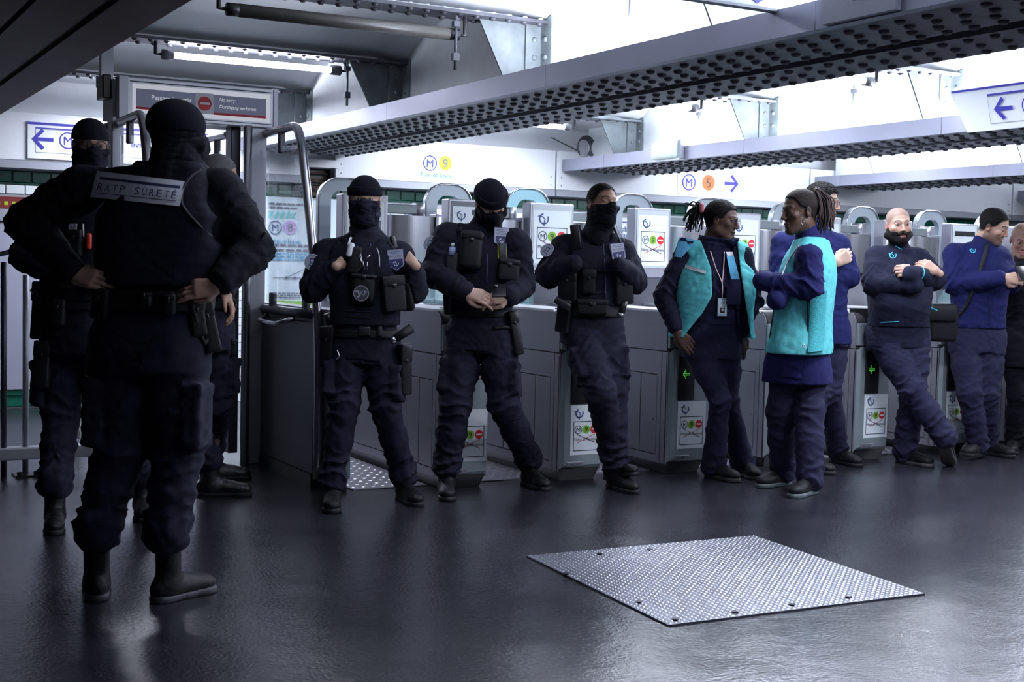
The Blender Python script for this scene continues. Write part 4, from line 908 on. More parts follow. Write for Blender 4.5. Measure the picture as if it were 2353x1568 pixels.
# ================================================================ people
def unit(v): v = np.array(v, float); return v/(np.linalg.norm(v)+1e-9)
class Person:
    def __init__(s, label, D, J, bw=1., bd=1., group=None, h=.0078, seed=1):
        s.D = D; s.J = J; s.h = h; s.seed = seed; s.bw = bw; s.bd = bd
        g = lambda k: at(J[k][0], J[k][1], D+(J[k][2] if len(J[k]) > 2 else 0))
        s.P = {k: g(k) for k in J if k not in ('fl', 'fr', 'back')}
        for f in ('fl', 'fr'):
            if f not in J: continue
            (hx, hy), (tx, ty) = J[f][0], J[f][1]; zh, zt = (J[f][2], J[f][3]) if len(J[f]) > 3 else (0, 0)
            H, T = onZ(hx, hy, zh), onZ(tx, ty, zt); d = T-H; L = J[f][4] if len(J[f]) > 4 else .285; d = unit(d)*L
            if ty > hy: H = T-d
            s.P[f+'h'], s.P[f+'t'] = H, H+d
        base = (s.P['flh']+s.P['frh'])/2 if 'fl' in J and 'fr' in J else s.P['pel']
        s.root = empty('person', (base[0], base[1], 0), label=label, cat='person', group=group); s.geo = []; s.bvh = None
        ax = s.P['sr']-s.P['sl']; ax[2] = 0; s.ax = unit(ax); hp = s.P.get('hipr', s.P['sr'])-s.P.get('hipl', s.P['sl']); hp[2] = 0; s.hax = unit(hp)
        s.fr = np.cross(U0, s.ax); s.fr = s.fr if s.fr@B0 > 0 else -s.fr
        if J.get('back'): pass
        s.hipL = s.P['pel']-s.hax*.088*bw; s.hipR = s.P['pel']+s.hax*.088*bw
    def prof(s, i=0., lo=-.14, hi=1.0, belly=0., ws=1., ds=1., chest=1.):
        A, N = s.P['pel'], s.P['neck']; th0 = math.atan2(s.hax[1], s.hax[0]); th1 = math.atan2(s.ax[1], s.ax[0])
        sh = np.linalg.norm((s.P['sr']-s.P['sl'])[:2])/2
        rows = []
        for t, a, b in [(-.30, .165, .115), (-.12, .172, .122), (.02, .170, .122), (.20, .155, .115+.5*belly), (.38, .158, .118+belly), (.58, .172, .126+belly*.4), (.76, .172*chest, .124), (.88, min(.15, sh*.84)/s.bw, .102), (.96, .10, .080), (1.03, .066, .066)]:
            if t < lo-1e-6 or t > hi+.031: continue
            c = A+(N-A)*t+s.fr*(belly*.45*math.exp(-((t-.38)/.25)**2)-.0)*(1 if not s.J.get('back') else -1); th = th0+(th1-th0)*max(0, min(1, t))
            rows.append((c[2], c[0], c[1], (a*s.bw+i)*ws, (b*s.bd+i)*ds, th))
        return rows
    def bounds(s, pad=.16, lo=None, hi=None, keys=None):
        Q = np.array([v for k, v in s.P.items() if (keys is None or k in keys)]); a = Q.min(0)-pad; b = Q.max(0)+pad
        if lo is not None: a[2] = lo
        if hi is not None: b[2] = hi
        return a, b
    def add(s, name, vol, mats, parent=None, **k):
        V, Q = vol.mesh()
        if not len(Q): return None
        s.geo.append((V, Q)); s.bvh = None
        return mesh_np(name, V, Q, mats, parent or s.root, **k)
    # -------------------------------------------------- body: head, neck, hands and the covered trunk and limbs in one mesh
    def body(s, yaw, pitch=0, roll=0, sk=(.5, .33, .26), lip=(.4, .15, .13), hs=1., hands=(), plain=False, full=1., jaw=1., mouth=.3, bare=None, **ck):
        s.hR = frameR(yaw, pitch, roll); s.hc = s.P['head']; s.hs = hs; s.full = full; s.jaw = jaw
        v = Vol((-.12, -.16, -.22), (.12, .15, .15), .0038); head_sdf(v, plain=plain, full=full, jaw=jaw, mouth=mouth); V, Q = v.mesh(); C = head_cols(V, sk, lip, **ck)
        Vs = [s.hc+(V*hs)@s.hR.T]; Qs = [Q]; Cs = [C]; n = len(V)
        c0 = s.hc+s.hR@np.array([0, -.045, -.16])*hs; a, b = s.bounds(.14, keys=[k for k in s.P if k[0] in 'swenphk']); a[2] = .12; b[2] = max(c0[2], s.P['neck'][2])+.1
        v = Vol(a, b, .017); v.loft(s.prof(-.012), .03); v.cone(s.P['neck']-U0*.04, s.hc+s.hR@np.array([0, -.03, -.08])*hs, .062, .05, .04)
        for sd in 'lr':
            if 'e'+sd in s.P: v.chain([s.P['s'+sd], s.P['e'+sd], s.P['w'+sd]+unit(s.P['e'+sd]-s.P['w'+sd])*.06], [.055, .043, .028], .02)
            hp = s.hipL if sd == 'l' else s.hipR
            v.chain([hp, s.P['k'+sd], s.P['f'+sd+'h']+(s.P['f'+sd+'t']-s.P['f'+sd+'h'])*.22+U0*.10], [.080, .050, .028], .03)
        V, Q = v.mesh(); Vs.append(V); Qs.append(Q+n); n += len(V); Cs.append(np.tile(np.array(sk), (len(V), 1)))
        for hd in hands:
            wp = np.array(hd['w'] if 'w' in hd else s.P['w'+hd['side']]); tip = at(*hd['to'][:2], s.D+hd['to'][2]); d = unit(tip-wp)
            nz = np.array(hd.get('n', B0), float); v = Vol(wp-.2, wp+.22, .0042)
            hand_sdf(v, wp, d, nz, hd.get('thumb', 1), hd.get('curl', (.35, .5, .3)), s=hd.get('s', 1.), tc=hd.get('tc', .3)); v.cone(wp+unit(s.P['e'+hd['side']]-wp)*.07, wp, .031, .026, .01) if 'side' in hd else None
            V, Q = v.mesh(); Vs.append(V); Qs.append(Q+n); n += len(V); Cs.append(np.tile(np.array(sk), (len(V), 1))*1.05)
        b = mesh_np('body', np.concatenate(Vs), np.concatenate(Qs), [skin_m], s.root, cols=np.concatenate(Cs)); s.geo.append((Vs[0], Qs[0])); return b
    def headpart(s, name, fn, m, h=.0046, **k):
        v = Vol((-.15, -.2, -.28), (.15, .18, .19), h); fn(v); V, Q = v.mesh(); W = s.hc+(V*s.hs)@s.hR.T; s.geo.append((W, Q)); s.bvh = None
        return mesh_np(name, W, Q, [m], s.root, **k)
    def hair(s, m, t=.006, low=0., rough=.0):
        def fn(v):
            i = t; v.ell((0, -.012, .036), (.077+i, .098+i, .085+i), None, .001); v.cone((0, -.03, -.03), (0, -.04, -.06), .058+i, .05, .02)
            v.clip(lambda X, Y, Z: (np.interp(Y, [-.12, -.085, -.04, -.012, .012, .035, .05, .065, .12], [-.062, -.060, -.045, -.005, .010, .020, .050, .068, .085])+low+.25*np.maximum(0, np.abs(X)-.06)*(Y > .03))-Z)
            if rough: v.folds(rough, freq=260, band=.012, seed=3)
        return s.headpart('hair', fn, m)
    def beard(s, m, t=.007, top=-.03):
        def fn(v):
            head_sdf(v, plain=True, inf=t, full=s.full, jaw=s.jaw)
            v.ell((0, .098, -.060), (.024, .03, .012), None, .008, 's')
            v.clip(lambda X, Y, Z: np.maximum(Z-(top-.012-.018*np.exp(-(X/.03)**2)*0+.75*np.maximum(0, .045-Y)*(np.abs(X) > .03)-.0), np.maximum(-.015-Y, -.118-Z)))
            v.clip(lambda X, Y, Z: np.where((np.abs(X) < .03) & (Y > .07), Z+.048, -1.))
            v.folds(.0025, freq=300, band=.01, seed=5)
            for sg in (-1, 1): v.cone((0, .102, -.046), (sg*.026, .088, -.058), .0068, .006, .004)
        return s.headpart('beard', fn, m, .0035)
    def cap(s, m, low=.022, cuff=True, name='beanie'):
        def fn(v):
            v.ell((0, -.014, .042), (.086, .107, .090), None, .001)
            if cuff:
                v.ell((0, -.012, .030), (.089, .110, .060), None, .004); v.clip(lambda X, Y, Z: (low+.10*(Y*.35-.03))-Z)
            else: v.clip(lambda X, Y, Z: (low+.12*(Y*.5-.03))-Z)
        o = s.headpart(name, fn, m)
        if cuff:
            def f2(v):
                v.ell((0, -.012, low+.02), (.093, .115, .085), None, .001); v.clip(lambda X, Y, Z: np.maximum((low-.002+.10*(Y*.35-.03))-Z, Z-(low+cuff*.045+.10*(Y*.35-.03))))
                v.folds(.0012, freq=420, band=.01, seed=6, zs=.05)
            s.headpart('cuff_band', f2, m).parent = s.root
        return o
    def gaiter(s, m, top=-.008, name='neck_gaiter', inf=.008, seed=2, slit=None, fold=.004):
        def fn(v):
            head_sdf(v, plain=True, inf=inf, full=s.full, jaw=s.jaw); v.cone((0, .095, -.01), (0, .075, -.09), .018+inf, .02+inf, .03); [v.ell((q*.044, .060, -.018), (.022+inf, .020+inf, .020+inf), None, .02) for q in (-1, 1)]; v.cone((0, .0, -.09), (0, -.02, -.20), .066, .082, .03)
            if slit: v.clip(lambda X, Y, Z: np.where((Y > .012), np.minimum(Z-slit[0], slit[1]-Z), -1.))
            else: v.clip(lambda X, Y, Z: Z-(top+.018*np.exp(-(X/.02)**2)*(Y > .05)-.12*np.minimum(0, Y)*0))
            v.folds(fold, freq=120, band=.015, seed=seed, zs=2.4)
        return s.headpart(name, fn, m)
    # -------------------------------------------------- clothes
    def jacket(s, m, i=.014, hem=None, arms=True, fold=.006, rs=(.073, .060, .047), cuff=.035, belly=0., name='jacket', collar=.05, lo=-.14, ws=1., ds=1., armsel='lr', low=None, zmax=None, cut=None):
        a, b = s.bounds(.16, keys=[k for k in s.P if k[0] in 'swenp' or k == 'neck' or k == 'pel']); a[2] = min(a[2], s.P['pel'][2]-.35); v = Vol(a, b, s.h); v.loft(s.prof(i, lo=lo, belly=belly, ws=ws, ds=ds), .02)
        if arms:
            for sd in armsel:
                S, E, W = s.P['s'+sd], s.P['e'+sd], s.P['w'+sd]; W2 = W+unit(E-W)*cuff; v.cone(S-U0*.005, S+(E-S)*.5, rs[0], rs[0]*.93, .045); v.cone(S+(E-S)*.5, E, rs[0]*.93, rs[1]*1.02, .02); v.cone(E, E+(W2-E)*.5, rs[1]*1.02, rs[1]*.9, .025); v.cone(E+(W2-E)*.5, W2, rs[1]*.9, rs[2], .02)
                v.cone(s.P['neck']-U0*.02, S+U0*.01, .055, .055, .035)
        if collar: v.cone(s.P['neck']-U0*.03, s.P['neck']+unit(s.hc+s.hR@np.array([0, -.03, -.1])-s.P['neck'])*collar, .083, .070, .02)
        zb = hem if hem is not None else a[2]; E_ = [s.P.get('el'), s.P.get('er')]
        def loc(x, y, z):
            w_ = np.full(len(x), .55)
            for e in E_:
                if e is None: continue
                w_ = w_+1.1*np.exp(-(((x-e[0])**2+(y-e[1])**2+(z-e[2])**2)/.014))
            return w_+.5*np.exp(-((z-zb)/.08)**2)
        js = []
        for sd in (armsel if arms else ''):
            S, E, W = s.P['s'+sd], s.P['e'+sd], s.P['w'+sd]; u1, u2 = unit(E-S), unit(W-E); js += [(E, unit(u1+u2), .14, .026), (S+(E-S)*.35, u1, .11, .016), (W-u2*.07, u2, .09, .018), (S-U0*.10, unit(u1-U0), .10, .014)]
        js += [(s.P['pel']+U0*.12, U0, .22, .016), (s.P['pel']+(s.P['neck']-s.P['pel'])*.55, unit(U0+s.ax*.5), .22, .010)]
        v.folds(fold*.7, loc, seed=s.seed, zs=1.2, joints=js)
        if hem is not None:
            el = [s.P.get('e'+c) for c in 'lr']
            ctr = s.P['pel']
            def hc(X, Y, Z):
                body = np.sqrt((X-ctr[0])**2+(Y-ctr[1])**2)-.30
                return np.where(body < 0, hem-Z, -1.)
            v.clip(hc)
        if cut is not None: v.clip(cut)
        return s.add(name, v, [m])
    def trousers(s, m, i=.012, pk=1., rs=(.104, .090, .074, .070, .066), fold=.008, top=.13, pockets=True, cuffz=.10, flare=0., name='trousers', w=1., hi_cuff=False):
        ks = [k for k in s.P if k[0] in 'kf' or k == 'pel']; a, b = s.bounds(.2, keys=ks); a[2] = -.01; b[2] = s.P['pel'][2]+top+.03; v = Vol(a, b, s.h)
        v.loft([r for r in s.prof(i, lo=-.30, hi=.45)], .02); v.clip(lambda X, Y, Z: Z-(s.P['pel'][2]+top)); sdl = {}
        v.clip(lambda X, Y, Z: (s.P['pel'][2]-.085)-Z)
        for sd, hp in (('l', s.hipL), ('r', s.hipR)):
            K, A = s.P['k'+sd], s.P['f'+sd+'h']+(s.P['f'+sd+'t']-s.P['f'+sd+'h'])*.22; A = A+U0*cuffz; mid = hp+(K-hp)*.5; cm = K+(A-K)*.45+(K-hp)*.0; side = unit(s.hax)*(-1 if sd == 'l' else 1)
            v.chain([hp+U0*.02, mid, K, cm, A], [rs[0]*w, rs[1]*w, rs[2]*w, rs[3]*w, (rs[4]+flare)*w], .03)
            if pockets: 
                c_ = hp+(K-hp)*.62+side*.075+s.fr*.01; u_ = unit(K-hp); f_ = unit(np.cross(side, u_)); x_ = np.cross(u_, f_); R = np.stack([x_, f_, u_], 1); v.rbox(c_, (.030*pk, .080*pk, .095*pk), R, .02, .015)
                v.rbox(c_-u_*.075*pk+x_*np.sign(x_@side)*.006, (.030*pk, .086*pk, .022), R, .012, .006)
            if hi_cuff: v.cone(A+unit(K-A)*.03, A+unit(K-A)*.005, (rs[4]+.010)*w, (rs[4]+.006)*w, .02)
            sdl[sd] = (K, A, hp)
        def loc(x, y, z):
            w_ = np.full(len(x), .45)
            for sd, (K, A, hp) in sdl.items():
                w_ = w_+1.0*np.exp(-((z-A[2]-.04)/.11)**2)*.6+.8*np.exp(-(((x-K[0])**2+(y-K[1])**2+(z-K[2])**2)/.012))
            return w_+.5*np.exp(-((z-s.P['pel'][2]+.08)/.07)**2)
        js = []
        for sd, (K, A, hp) in sdl.items():
            u1, u2 = unit(K-hp), unit(A-K); js += [(K, unit(u1+u2), .14, 2.9*fold), (A+U0*.05, u2, .13, 3.4*fold), (hp+(K-hp)*.35, unit(u1+s.hax*.5), .15, 1.8*fold), (K+(A-K)*.5, u2, .12, 1.8*fold)]
        js.append((s.P['pel']-U0*.06, unit(U0*.6+s.hax), .14, 1.5*fold))
        v.folds(fold*.6, loc, seed=s.seed+9, zs=2.6, joints=js); 
        return s.add(name, v, [m])
    def shoes(s, m=None, sole=None, hi=.13, soleh=.026, name='boot', wd=1.):
        for sd in 'lr':
            H, T = s.P['f'+sd+'h'], s.P['f'+sd+'t']; d = unit(T-H); L = np.linalg.norm(T-H); x = unit(np.cross(d, U0)); u = np.cross(x, d); R = np.stack([x, d, u], 1)
            def vol(): return Vol(np.minimum(H, T)-.09-np.array([0, 0, .02]), np.maximum(H, T)+np.array([.09, .09, .22]), .0062)
            pt = lambda f_, z: H+d*L*f_+u*z
            v = vol(); v.ell(pt(.22, .045), (.038*wd, .068, .050), R, .001); v.ell(pt(.55, .042), (.043*wd, .085, .042), R, .03); v.ell(pt(.80, .038), (.046*wd, .060, .034), R, .02)
            v.cone(pt(.26, .06), pt(.24, hi), .046, .048, .03); v.cone(pt(.40, .07), pt(.62, .055), .026, .024, .02); v.clip(lambda X, Y, Z: -((X-H[0])*u[0]+(Y-H[1])*u[1]+(Z-H[2])*u[2])+soleh*.8)
            v.folds(.002, freq=110, band=.012, seed=4, zs=1.)
            o = s.add(name, v, [m or shoe_m])
            v = vol(); v.ell(pt(.20, .012), (.042*wd, .062, .05), R, .001); v.ell(pt(.52, .012), (.042*wd, .10, .05), R, .02); v.ell(pt(.80, .012), (.050*wd, .064, .05), R, .02)
            def cl(X, Y, Z):
                q = (X-H[0])*u[0]+(Y-H[1])*u[1]+(Z-H[2])*u[2]; return np.maximum(-q+.001, q-soleh)
            v.clip(cl); V, Q = v.mesh(); mesh_np('sole', V, Q, [sole or sole_m], o)
            b = MB()
            for q in range(4):
                c = pt(.38+.07*q, .082-.007*q+(.0)); b = MB().tube([c-x*.022, c+u*.006, c+x*.022], .0028, 6); b.build('lace', rubber, o, True)
    def vest(s, m, zb, zt, i=.030, ws=.86, name='plate_carrier', fold=.003, belly=0., scoop=.09):
        a, b = s.bounds(.2, keys=['sl', 'sr', 'neck', 'pel']); v = Vol(a, b, s.h); v.loft(s.prof(i, lo=-.14, belly=belly), .02, pw=3.0)
        N = s.P['neck']
        for sd, S in (('l', s.P['sl']), ('r', s.P['sr'])):
            sgn = -1 if sd == 'l' else 1; v.cone(N+s.ax*sgn*.085-U0*.01+s.fr*.07, N+s.ax*sgn*.085-U0*.01-s.fr*.07, .046, .046, .03)
            v.cone(S+s.ax*sgn*.045-U0*.03+s.fr*.2, S+s.ax*sgn*.045-U0*.03-s.fr*.2, .075, .075, .02, 's'); v.cone(S+s.ax*sgn*.05-U0*.15+s.fr*.2, S+s.ax*sgn*.05-U0*.15-s.fr*.2, .06, .06, .02, 's')
        v.ell(N+U0*.0+s.fr*.08, (scoop, scoop, .075), None, .01, 's'); v.ell(N+U0*.05, (.085, .085, .09), None, .01, 's')
        v.clip(lambda X, Y, Z: np.maximum(zb-Z, Z-zt)); v.folds(fold, seed=s.seed+3, zs=2.)
        return s.add(name, v, [m])
    def belt(s, z, m=None, hgt=.045, i=.030, name='belt', belly=0.):
        A = s.P['pel']; a = np.array([A[0]-.3, A[1]-.3, z-hgt]); b = np.array([A[0]+.3, A[1]+.3, z+hgt]); v = Vol(a, b, .007); v.loft(s.prof(i, lo=-.30, belly=belly), .01); v.clip(lambda X, Y, Z: np.abs(Z-z)-hgt/2)
        return s.add(name, v, [m or nylon])
    # -------------------------------------------------- finding the surface
    def hit(s, x, y):
        if s.bvh is None:
            V = []; Fc = []; n = 0
            for (v, q) in s.geo: V.append(v); Fc.append(q+n); n += len(v)
            V = np.concatenate(V); Fc = np.concatenate(Fc); s.bvh = BVHTree.FromPolygons(V.tolist(), Fc.tolist())
        d = unit(ray(x, y)); r = s.bvh.ray_cast(Vector(CP), Vector(d))
        if r[0] is None:
            r = s.bvh.find_nearest(Vector(at(x, y, s.D-.03))); return np.array(r[0]), unit(np.array(r[1])+B0)
        return np.array(r[0]), np.array(r[1])
    def frame(s, x, y, rot=0., flat=.8, r=7):
        p, _ = s.hit(x, y); ns = [s.hit(x+a, y+b)[1] for a, b in ((r, 0), (-r, 0), (0, r), (0, -r), (0, 0))]
        n = unit(sum(ns)); n = unit(n+B0*flat); t = unit(U0-n*(U0@n)); q = math.radians(rot); sx = np.cross(t, n); tt = t*math.cos(q)+sx*math.sin(q); xx = np.cross(tt, n); return p, np.stack([xx, n, tt], 1)
    def pouch(s, x, y, w_, h_, d_, m=nylon, name='pouch', rot=0., flap=.35, bev=.012, sink=.012, flat=.8, out=0., label=None):
        p, R = s.frame(x, y, rot, flat); c = p+R[:, 1]*(d_/2-sink+out); o = MB().rbox(c, (w_, d_, h_), R, bev, 3).build(name, m, s.root, True)
        if label: o['label'] = label
        if flap: MB().rbox(c+R[:, 2]*(h_/2-h_*flap/2+.004)+R[:, 1]*.004, (w_*1.04, d_*1.02, h_*flap), R, bev*.7, 2).build('flap', m, o, True); MB().rbox(c+R[:, 2]*(h_/2-h_*flap+.008)+R[:, 1]*(d_/2+.004), (w_*.22, .006, .022), R, .003, 1).build('buckle', black, o, True)
        return o
    def badge(s, x, y, w_, h_, m, draw, rot=0., name='badge', flat=.5, shape=None, off=.004, par=None):
        p, R = s.frame(x, y, rot, flat); fm = lambda u, v, hh: p+R[:, 1]*(off+hh)+(-R[:, 0] if (R[:, 0]@R0) < 0 else R[:, 0])*u+R[:, 2]*v
        pr = Print(); poly = shape or [(-.5, -.5), (.5, -.5), (.5, .5), (-.5, .5)]
        P2 = [(a*w_, b*h_) for a, b in poly]; back = [fm(a, b, 0) for a, b in P2]; o = MB().prism(back, -R[:, 1]*(off+.006)).build(name, m, s.root)
        draw(pr); pr.out(fm, o, .0006, .0006); return o
    def tubepx(s, name, pts, r, m, out=.006, n=8, parent=None, sm=True):
        P = [];
        for q in pts:
            p, nn = s.hit(q[0], q[1]); P.append(p+unit(nn+B0)*(out+(q[2] if len(q) > 2 else 0)))
        return MB().tube(bez(P, 4) if len(P) > 2 else P, r, n).build(name, m, parent or s.root, sm)
SHIELD = [(-.5, -.28), (-.30, -.34), (0, -.5), (.30, -.34), (.5, -.28), (.5, .5), (-.5, .5)]
patch_pale = mat('patch_pale', (.42, .44, .52), .5); patch_blue = mat('patch_blue', srgb(45, 50, 100), .6)
def surete(p, k=1.42):
    s2 = [(a*.058*k, b*.078*k) for a, b in SHIELD]; p.line(s2, .003*k, patch_blue, 'border', 1, True); p.poly([(a*k, b*k) for a, b in [(-.024, -.018), (-.016, -.024), (0, -.034), (.016, -.024), (.024, -.018), (.024, .004), (-.024, .004)]], patch_blue, 'field', None, 1)
    p.text('RATP SÛRETÉ', 0, .014*k, .0065*k, ink_n, width=.044*k); p.rect(-.02*k, .024*k, .02*k, .0255*k, ink_n, 'rule'); p.rect(-.02*k, .030*k, .02*k, .0315*k, ink_n, 'rule'); p.emblem(0, -.012*k, .008*k, ink_w)
def round_patch(p):
    p.disc(0, 0, .043, mat('patch_rim', (.25, .30, .55), .6), 'field', 1); p.disc(0, 0, .034, patch_pale, 'field', 2); p.ring(0, 0, .041, .003, ink_w, 'border', 3); p.rect(-.013, -.008, .013, .020, ink_n, 'crest', 3); p.rect(-.008, -.004, .008, .014, patch_pale, 'crest', 4); p.line([(-.02, -.016), (.02, -.020)], .004, ink_n, 'border', 3)
OG = 'security officers in dark uniforms'; AG = 'station agents in navy uniforms'
# ---- the big officer seen from behind
J = dict(head=(410, 316, -.04), neck=(396, 392, .0), sl=(188, 432, -.0), sr=(508, 440, 0), el=(62, 512, .02), er=(582, 570, .02), wl=(172, 634, -.12), wr=(500, 656, -.13), pel=(345, 800, .0), kl=(275, 1035, .0), kr=(405, 1050, .0), fl=((222, 1385), (222, 1352)), fr=((350, 1388), (500, 1352)), back=1)
p1 = Person('broad masked officer from behind with RATP SÛRETÉ back panel', 4.92, J, 1.16, 1.12, OG, .010, 1)
p1.body(132, 5, 0, sk=(.40, .24, .18), hs=1.06, plain=True, hands=[dict(side='l', to=(245, 646, -.16), n=U0*.3+B0, thumb=-1, curl=(.2, .3, .2), s=.9), dict(side='r', to=(425, 668, -.16), n=U0*.3+B0, thumb=-1, curl=(.2, .3, .2), s=.88)])
p1.gaiter(blk_c, .06, 'balaclava', .005); p1.cap(knit, .02, False)
p1.jacket(blk_c, .018, None, fold=.009, rs=(.090, .074, .055), cuff=.03, collar=.05)
p1.trousers(navy_t, .02, rs=(.125, .112, .095, .085, .080), fold=.010, top=.16, cuffz=.25, pk=1.35, hi_cuff=True)
p1.shoes(hi=.27, sole=sole_g, wd=1.1)
zb, zt = at(345, 655, 4.9)[2], at(345, 372, 4.9)[2]
p1.vest(vest_m, zb, zt, .040, name='body_armour', scoop=.05)
p1.belt(at(345, 690, 4.9)[2], i=.036, hgt=.075)
def quadfit(P, quad, off):
    c = [np.array(q, float) for q in quad]; A = []; T = []; pq = lambda u, v: c[0]*(1-u)*(1-v)+c[1]*u*(1-v)+c[2]*u*v+c[3]*(1-u)*v
    for u in np.linspace(0, 1, 6):
        for v in np.linspace(0, 1, 5):
            q = pq(u, v); p, n = P.hit(q[0], q[1]); A.append((1, u, v, u*u, u*v, v*v)); T.append(np.linalg.norm(p-CP))
    A = np.array(A); T = np.array(T); md = np.median(T); w_ = np.abs(T-md) < .12; co_, *_ = np.linalg.lstsq(A[w_], T[w_], rcond=None); r = A[w_]@co_-T[w_]; ex = np.percentile(r, 92)
    def fm(u, v, h):
        q = pq(u, v); t = np.dot((1, u, v, u*u, u*v, v*v), co_)-max(ex, 0)-off-h; return CP+unit(ray(q[0], q[1]))*t
    return fm
def backpanel():
    c = [np.array(q) for q in ((207, 453), (413, 474), (425, 417), (223, 393))]; pr = Print(); pr.rect(0, 0, 1, 1, mat('back_panel', (.78, .80, .90), .5), 'panel', 0, 14)
    pr.rect(.05, .70, .96, .80, patch_blue, 'stripe', 1, 6); pr.rect(.04, .17, .95, .20, patch_blue, 'stripe', 1, 6)
    x = .08
    for ch in 'RATP SÛRETÉ':
        if ch != ' ': text2d(ch); V, _ = text2d(ch); pr.text(ch, x, .43, .30, patch_blue, align='c', width=.052)
        x += .083
    pr.out(quadfit(p1, c, .003), p1.root, .0015, .002)
backpanel()
for (x, y, w_, h_, r) in ((235, 700, .07, .11, 5), (335, 690, .05, .05, 0), (390, 700, .045, .07, 0), (450, 730, .06, .14, -8)): p1.pouch(x, y, w_, h_, .04, rot=r)
p1.pouch(500, 745, .06, .20, .05, name='holster', rot=-12, label='black holster on the right hip'); p1.tubepx('radio_antenna', [(600, 545), (622, 524, .03)], .006, black); p1.tubepx('sling', [(440, 700), (470, 790), (485, 700)], .008, nylon)
p1.tubepx('vest_seam', [(462, 391), (440, 405), (422, 431), (417, 455), (422, 478), (454, 515), (486, 545)], .006, mat('seam_grey', (.02, .02, .03), .7), .002)
w1 = at(160, 628, 4.92); MB().tube([p1.P['wl']-unit(p1.P['wl']-p1.P['el'])*.022, p1.P['wl']+unit(p1.P['wl']-p1.P['el'])*.0], .036, 14).build('wristwatch', mat('watch_steel', (.3, .3, .33), .3, .8), p1.root, True)
# ---- masked officer at far left with spectacles
J = dict(head=(208, 336, 0), neck=(205, 418, .02), sl=(118, 455, .05), sr=(285, 455, -.05), el=(58, 590, .0), er=(300, 600, 0), wl=(140, 640, -.1), wr=(260, 640, -.1), pel=(185, 770, 0), kl=(140, 955, 0), kr=(290, 960, 0), fl=((128, 1195), (124, 1232)), fr=((325, 1160), (330, 1203)))
p2 = Person('masked officer with spectacles, partly hidden left of the broad officer', 6.3, J, 1.02, 1.0, OG, .0095, 2)
p2.body(28, 8, 0, sk=(.30, .18, .13), hands=[dict(side='l', to=(190, 645, -.1), n=B0)]); p2.gaiter(navy, slit=(.034, .0), name='balaclava', inf=.007) if False else None
p2.gaiter(navy, -.006, 'face_mask', .012); p2.cap(blk_c, .032, False, 'hood')
p2.jacket(navy, .016, None, fold=.009, rs=(.080, .068, .05)); p2.trousers(navy_t, .014, rs=(.112, .100, .086, .078, .076), fold=.010, top=.14, cuffz=.20, pk=1.2, hi_cuff=True); p2.shoes(hi=.22)
p2.vest(vest_m, at(185, 690, 6.3)[2], at(185, 425, 6.3)[2], .034); p2.belt(at(185, 700, 6.3)[2])
for (x, y, w_, h_, r) in ((175, 560, .07, .12, 0), (150, 640, .07, .10, 0), (215, 640, .08, .12, 0), (140, 720, .06, .12, 0)): p2.pouch(x, y, w_, h_, .045, rot=r)
p2.pouch(98, 715, .07, .27, .06, name='holster', label='black pistol holster at the left hip'); p2.tubepx('pistol_grip', [(98, 690), (75, 662, .04)], .018, black); p2.pouch(100, 840, .08, .22, .05, name='thigh_pouch')
o = p2.pouch(207, 555, .026, .075, .02, mat('red_label', srgb(200, 60, 40), .5), 'spray_can', flap=0, out=.02, label='red-labelled spray can'); p2.badge(168, 522, .04, .03, patch_pale, lambda p: p.line([(-.012, .01), (0, -.01), (.012, .01)], .003, ink_k), name='badge'); p2.tubepx('pen', [(192, 515), (193, 545)], .004, ink_w)
def glasses(P, m, r=.023, lens=None, tz=.008, rr=.0014):
    R = P.hR; c = P.hc; W = lambda x, y, z: c+R@np.array([x, y, z])*P.hs; g = MB()
    for s_ in (-1, 1):
        cc = [W(s_*.032+r*math.cos(t), .106-.25*abs(s_*.032+r*math.cos(t))*.3, tz+r*.9*math.sin(t)) for t in np.linspace(0, 2*math.pi, 20, endpoint=False)]
        g.tube(cc, rr, 6, closed=True); g.tube([W(s_*.056, .100, tz+.006), W(s_*.078, .06, tz+.006), W(s_*.082, -.01, tz+.002)], rr, 6)
    g.tube([W(-.010, .106, tz+.004), W(0, .108, tz+.008), W(.010, .106, tz+.004)], rr, 6); o = g.build('glasses', m, P.root, True)
    for s_ in (-1, 1):
        b = MB(); b.prism([W(s_*.032+r*.95*math.cos(t), .1035-.25*abs(s_*.032+r*math.cos(t))*.3, tz+r*.86*math.sin(t)) for t in np.linspace(0, 2*math.pi, 16, endpoint=False)], R[:, 1]*.001); b.build('lens', glass, o)
glasses(p2, black, .024, rr=.0022)
# ---- grey-haired officer mostly hidden
J = dict(head=(503, 408, 0), neck=(478, 485, 0), sl=(398, 515, -.1), sr=(505, 515, .12), el=(380, 620, -.1), er=(535, 620, .05), wl=(420, 660, -.2), wr=(520, 678, -.18), pel=(462, 770, 0), kl=(432, 930, 0), kr=(498, 930, .02), fl=((452, 1140), (560, 1140)), fr=((460, 1105), (556, 1102)))
p3 = Person('officer with short grey hair, half hidden behind the broad officer', 7.1, J, 1., 1., OG, .010, 3)
p3.body(112, 10, 0, sk=(.42, .24, .17), hairc=(.10, .095, .10), hands=[dict(side='r', to=(532, 705, -.2), n=R0)]); p3.hair(mat('grey_hair', (.10, .098, .10), .6, 0, .5, 200, .6, 400), .004, rough=.0015)
p3.jacket(cloth('grey_navy_jacket', (.022, .022, .045)), .016, None, fold=.010, rs=(.078, .066, .05)); p3.trousers(navy_t, .012, fold=.010, cuffz=.19, hi_cuff=True); p3.shoes(hi=.21, m=leather); p3.belt(at(462, 700, 7.1)[2]); p3.pouch(530, 705, .05, .08, .04, name='radio'); p3.pouch(535, 800, .04, .09, .03)
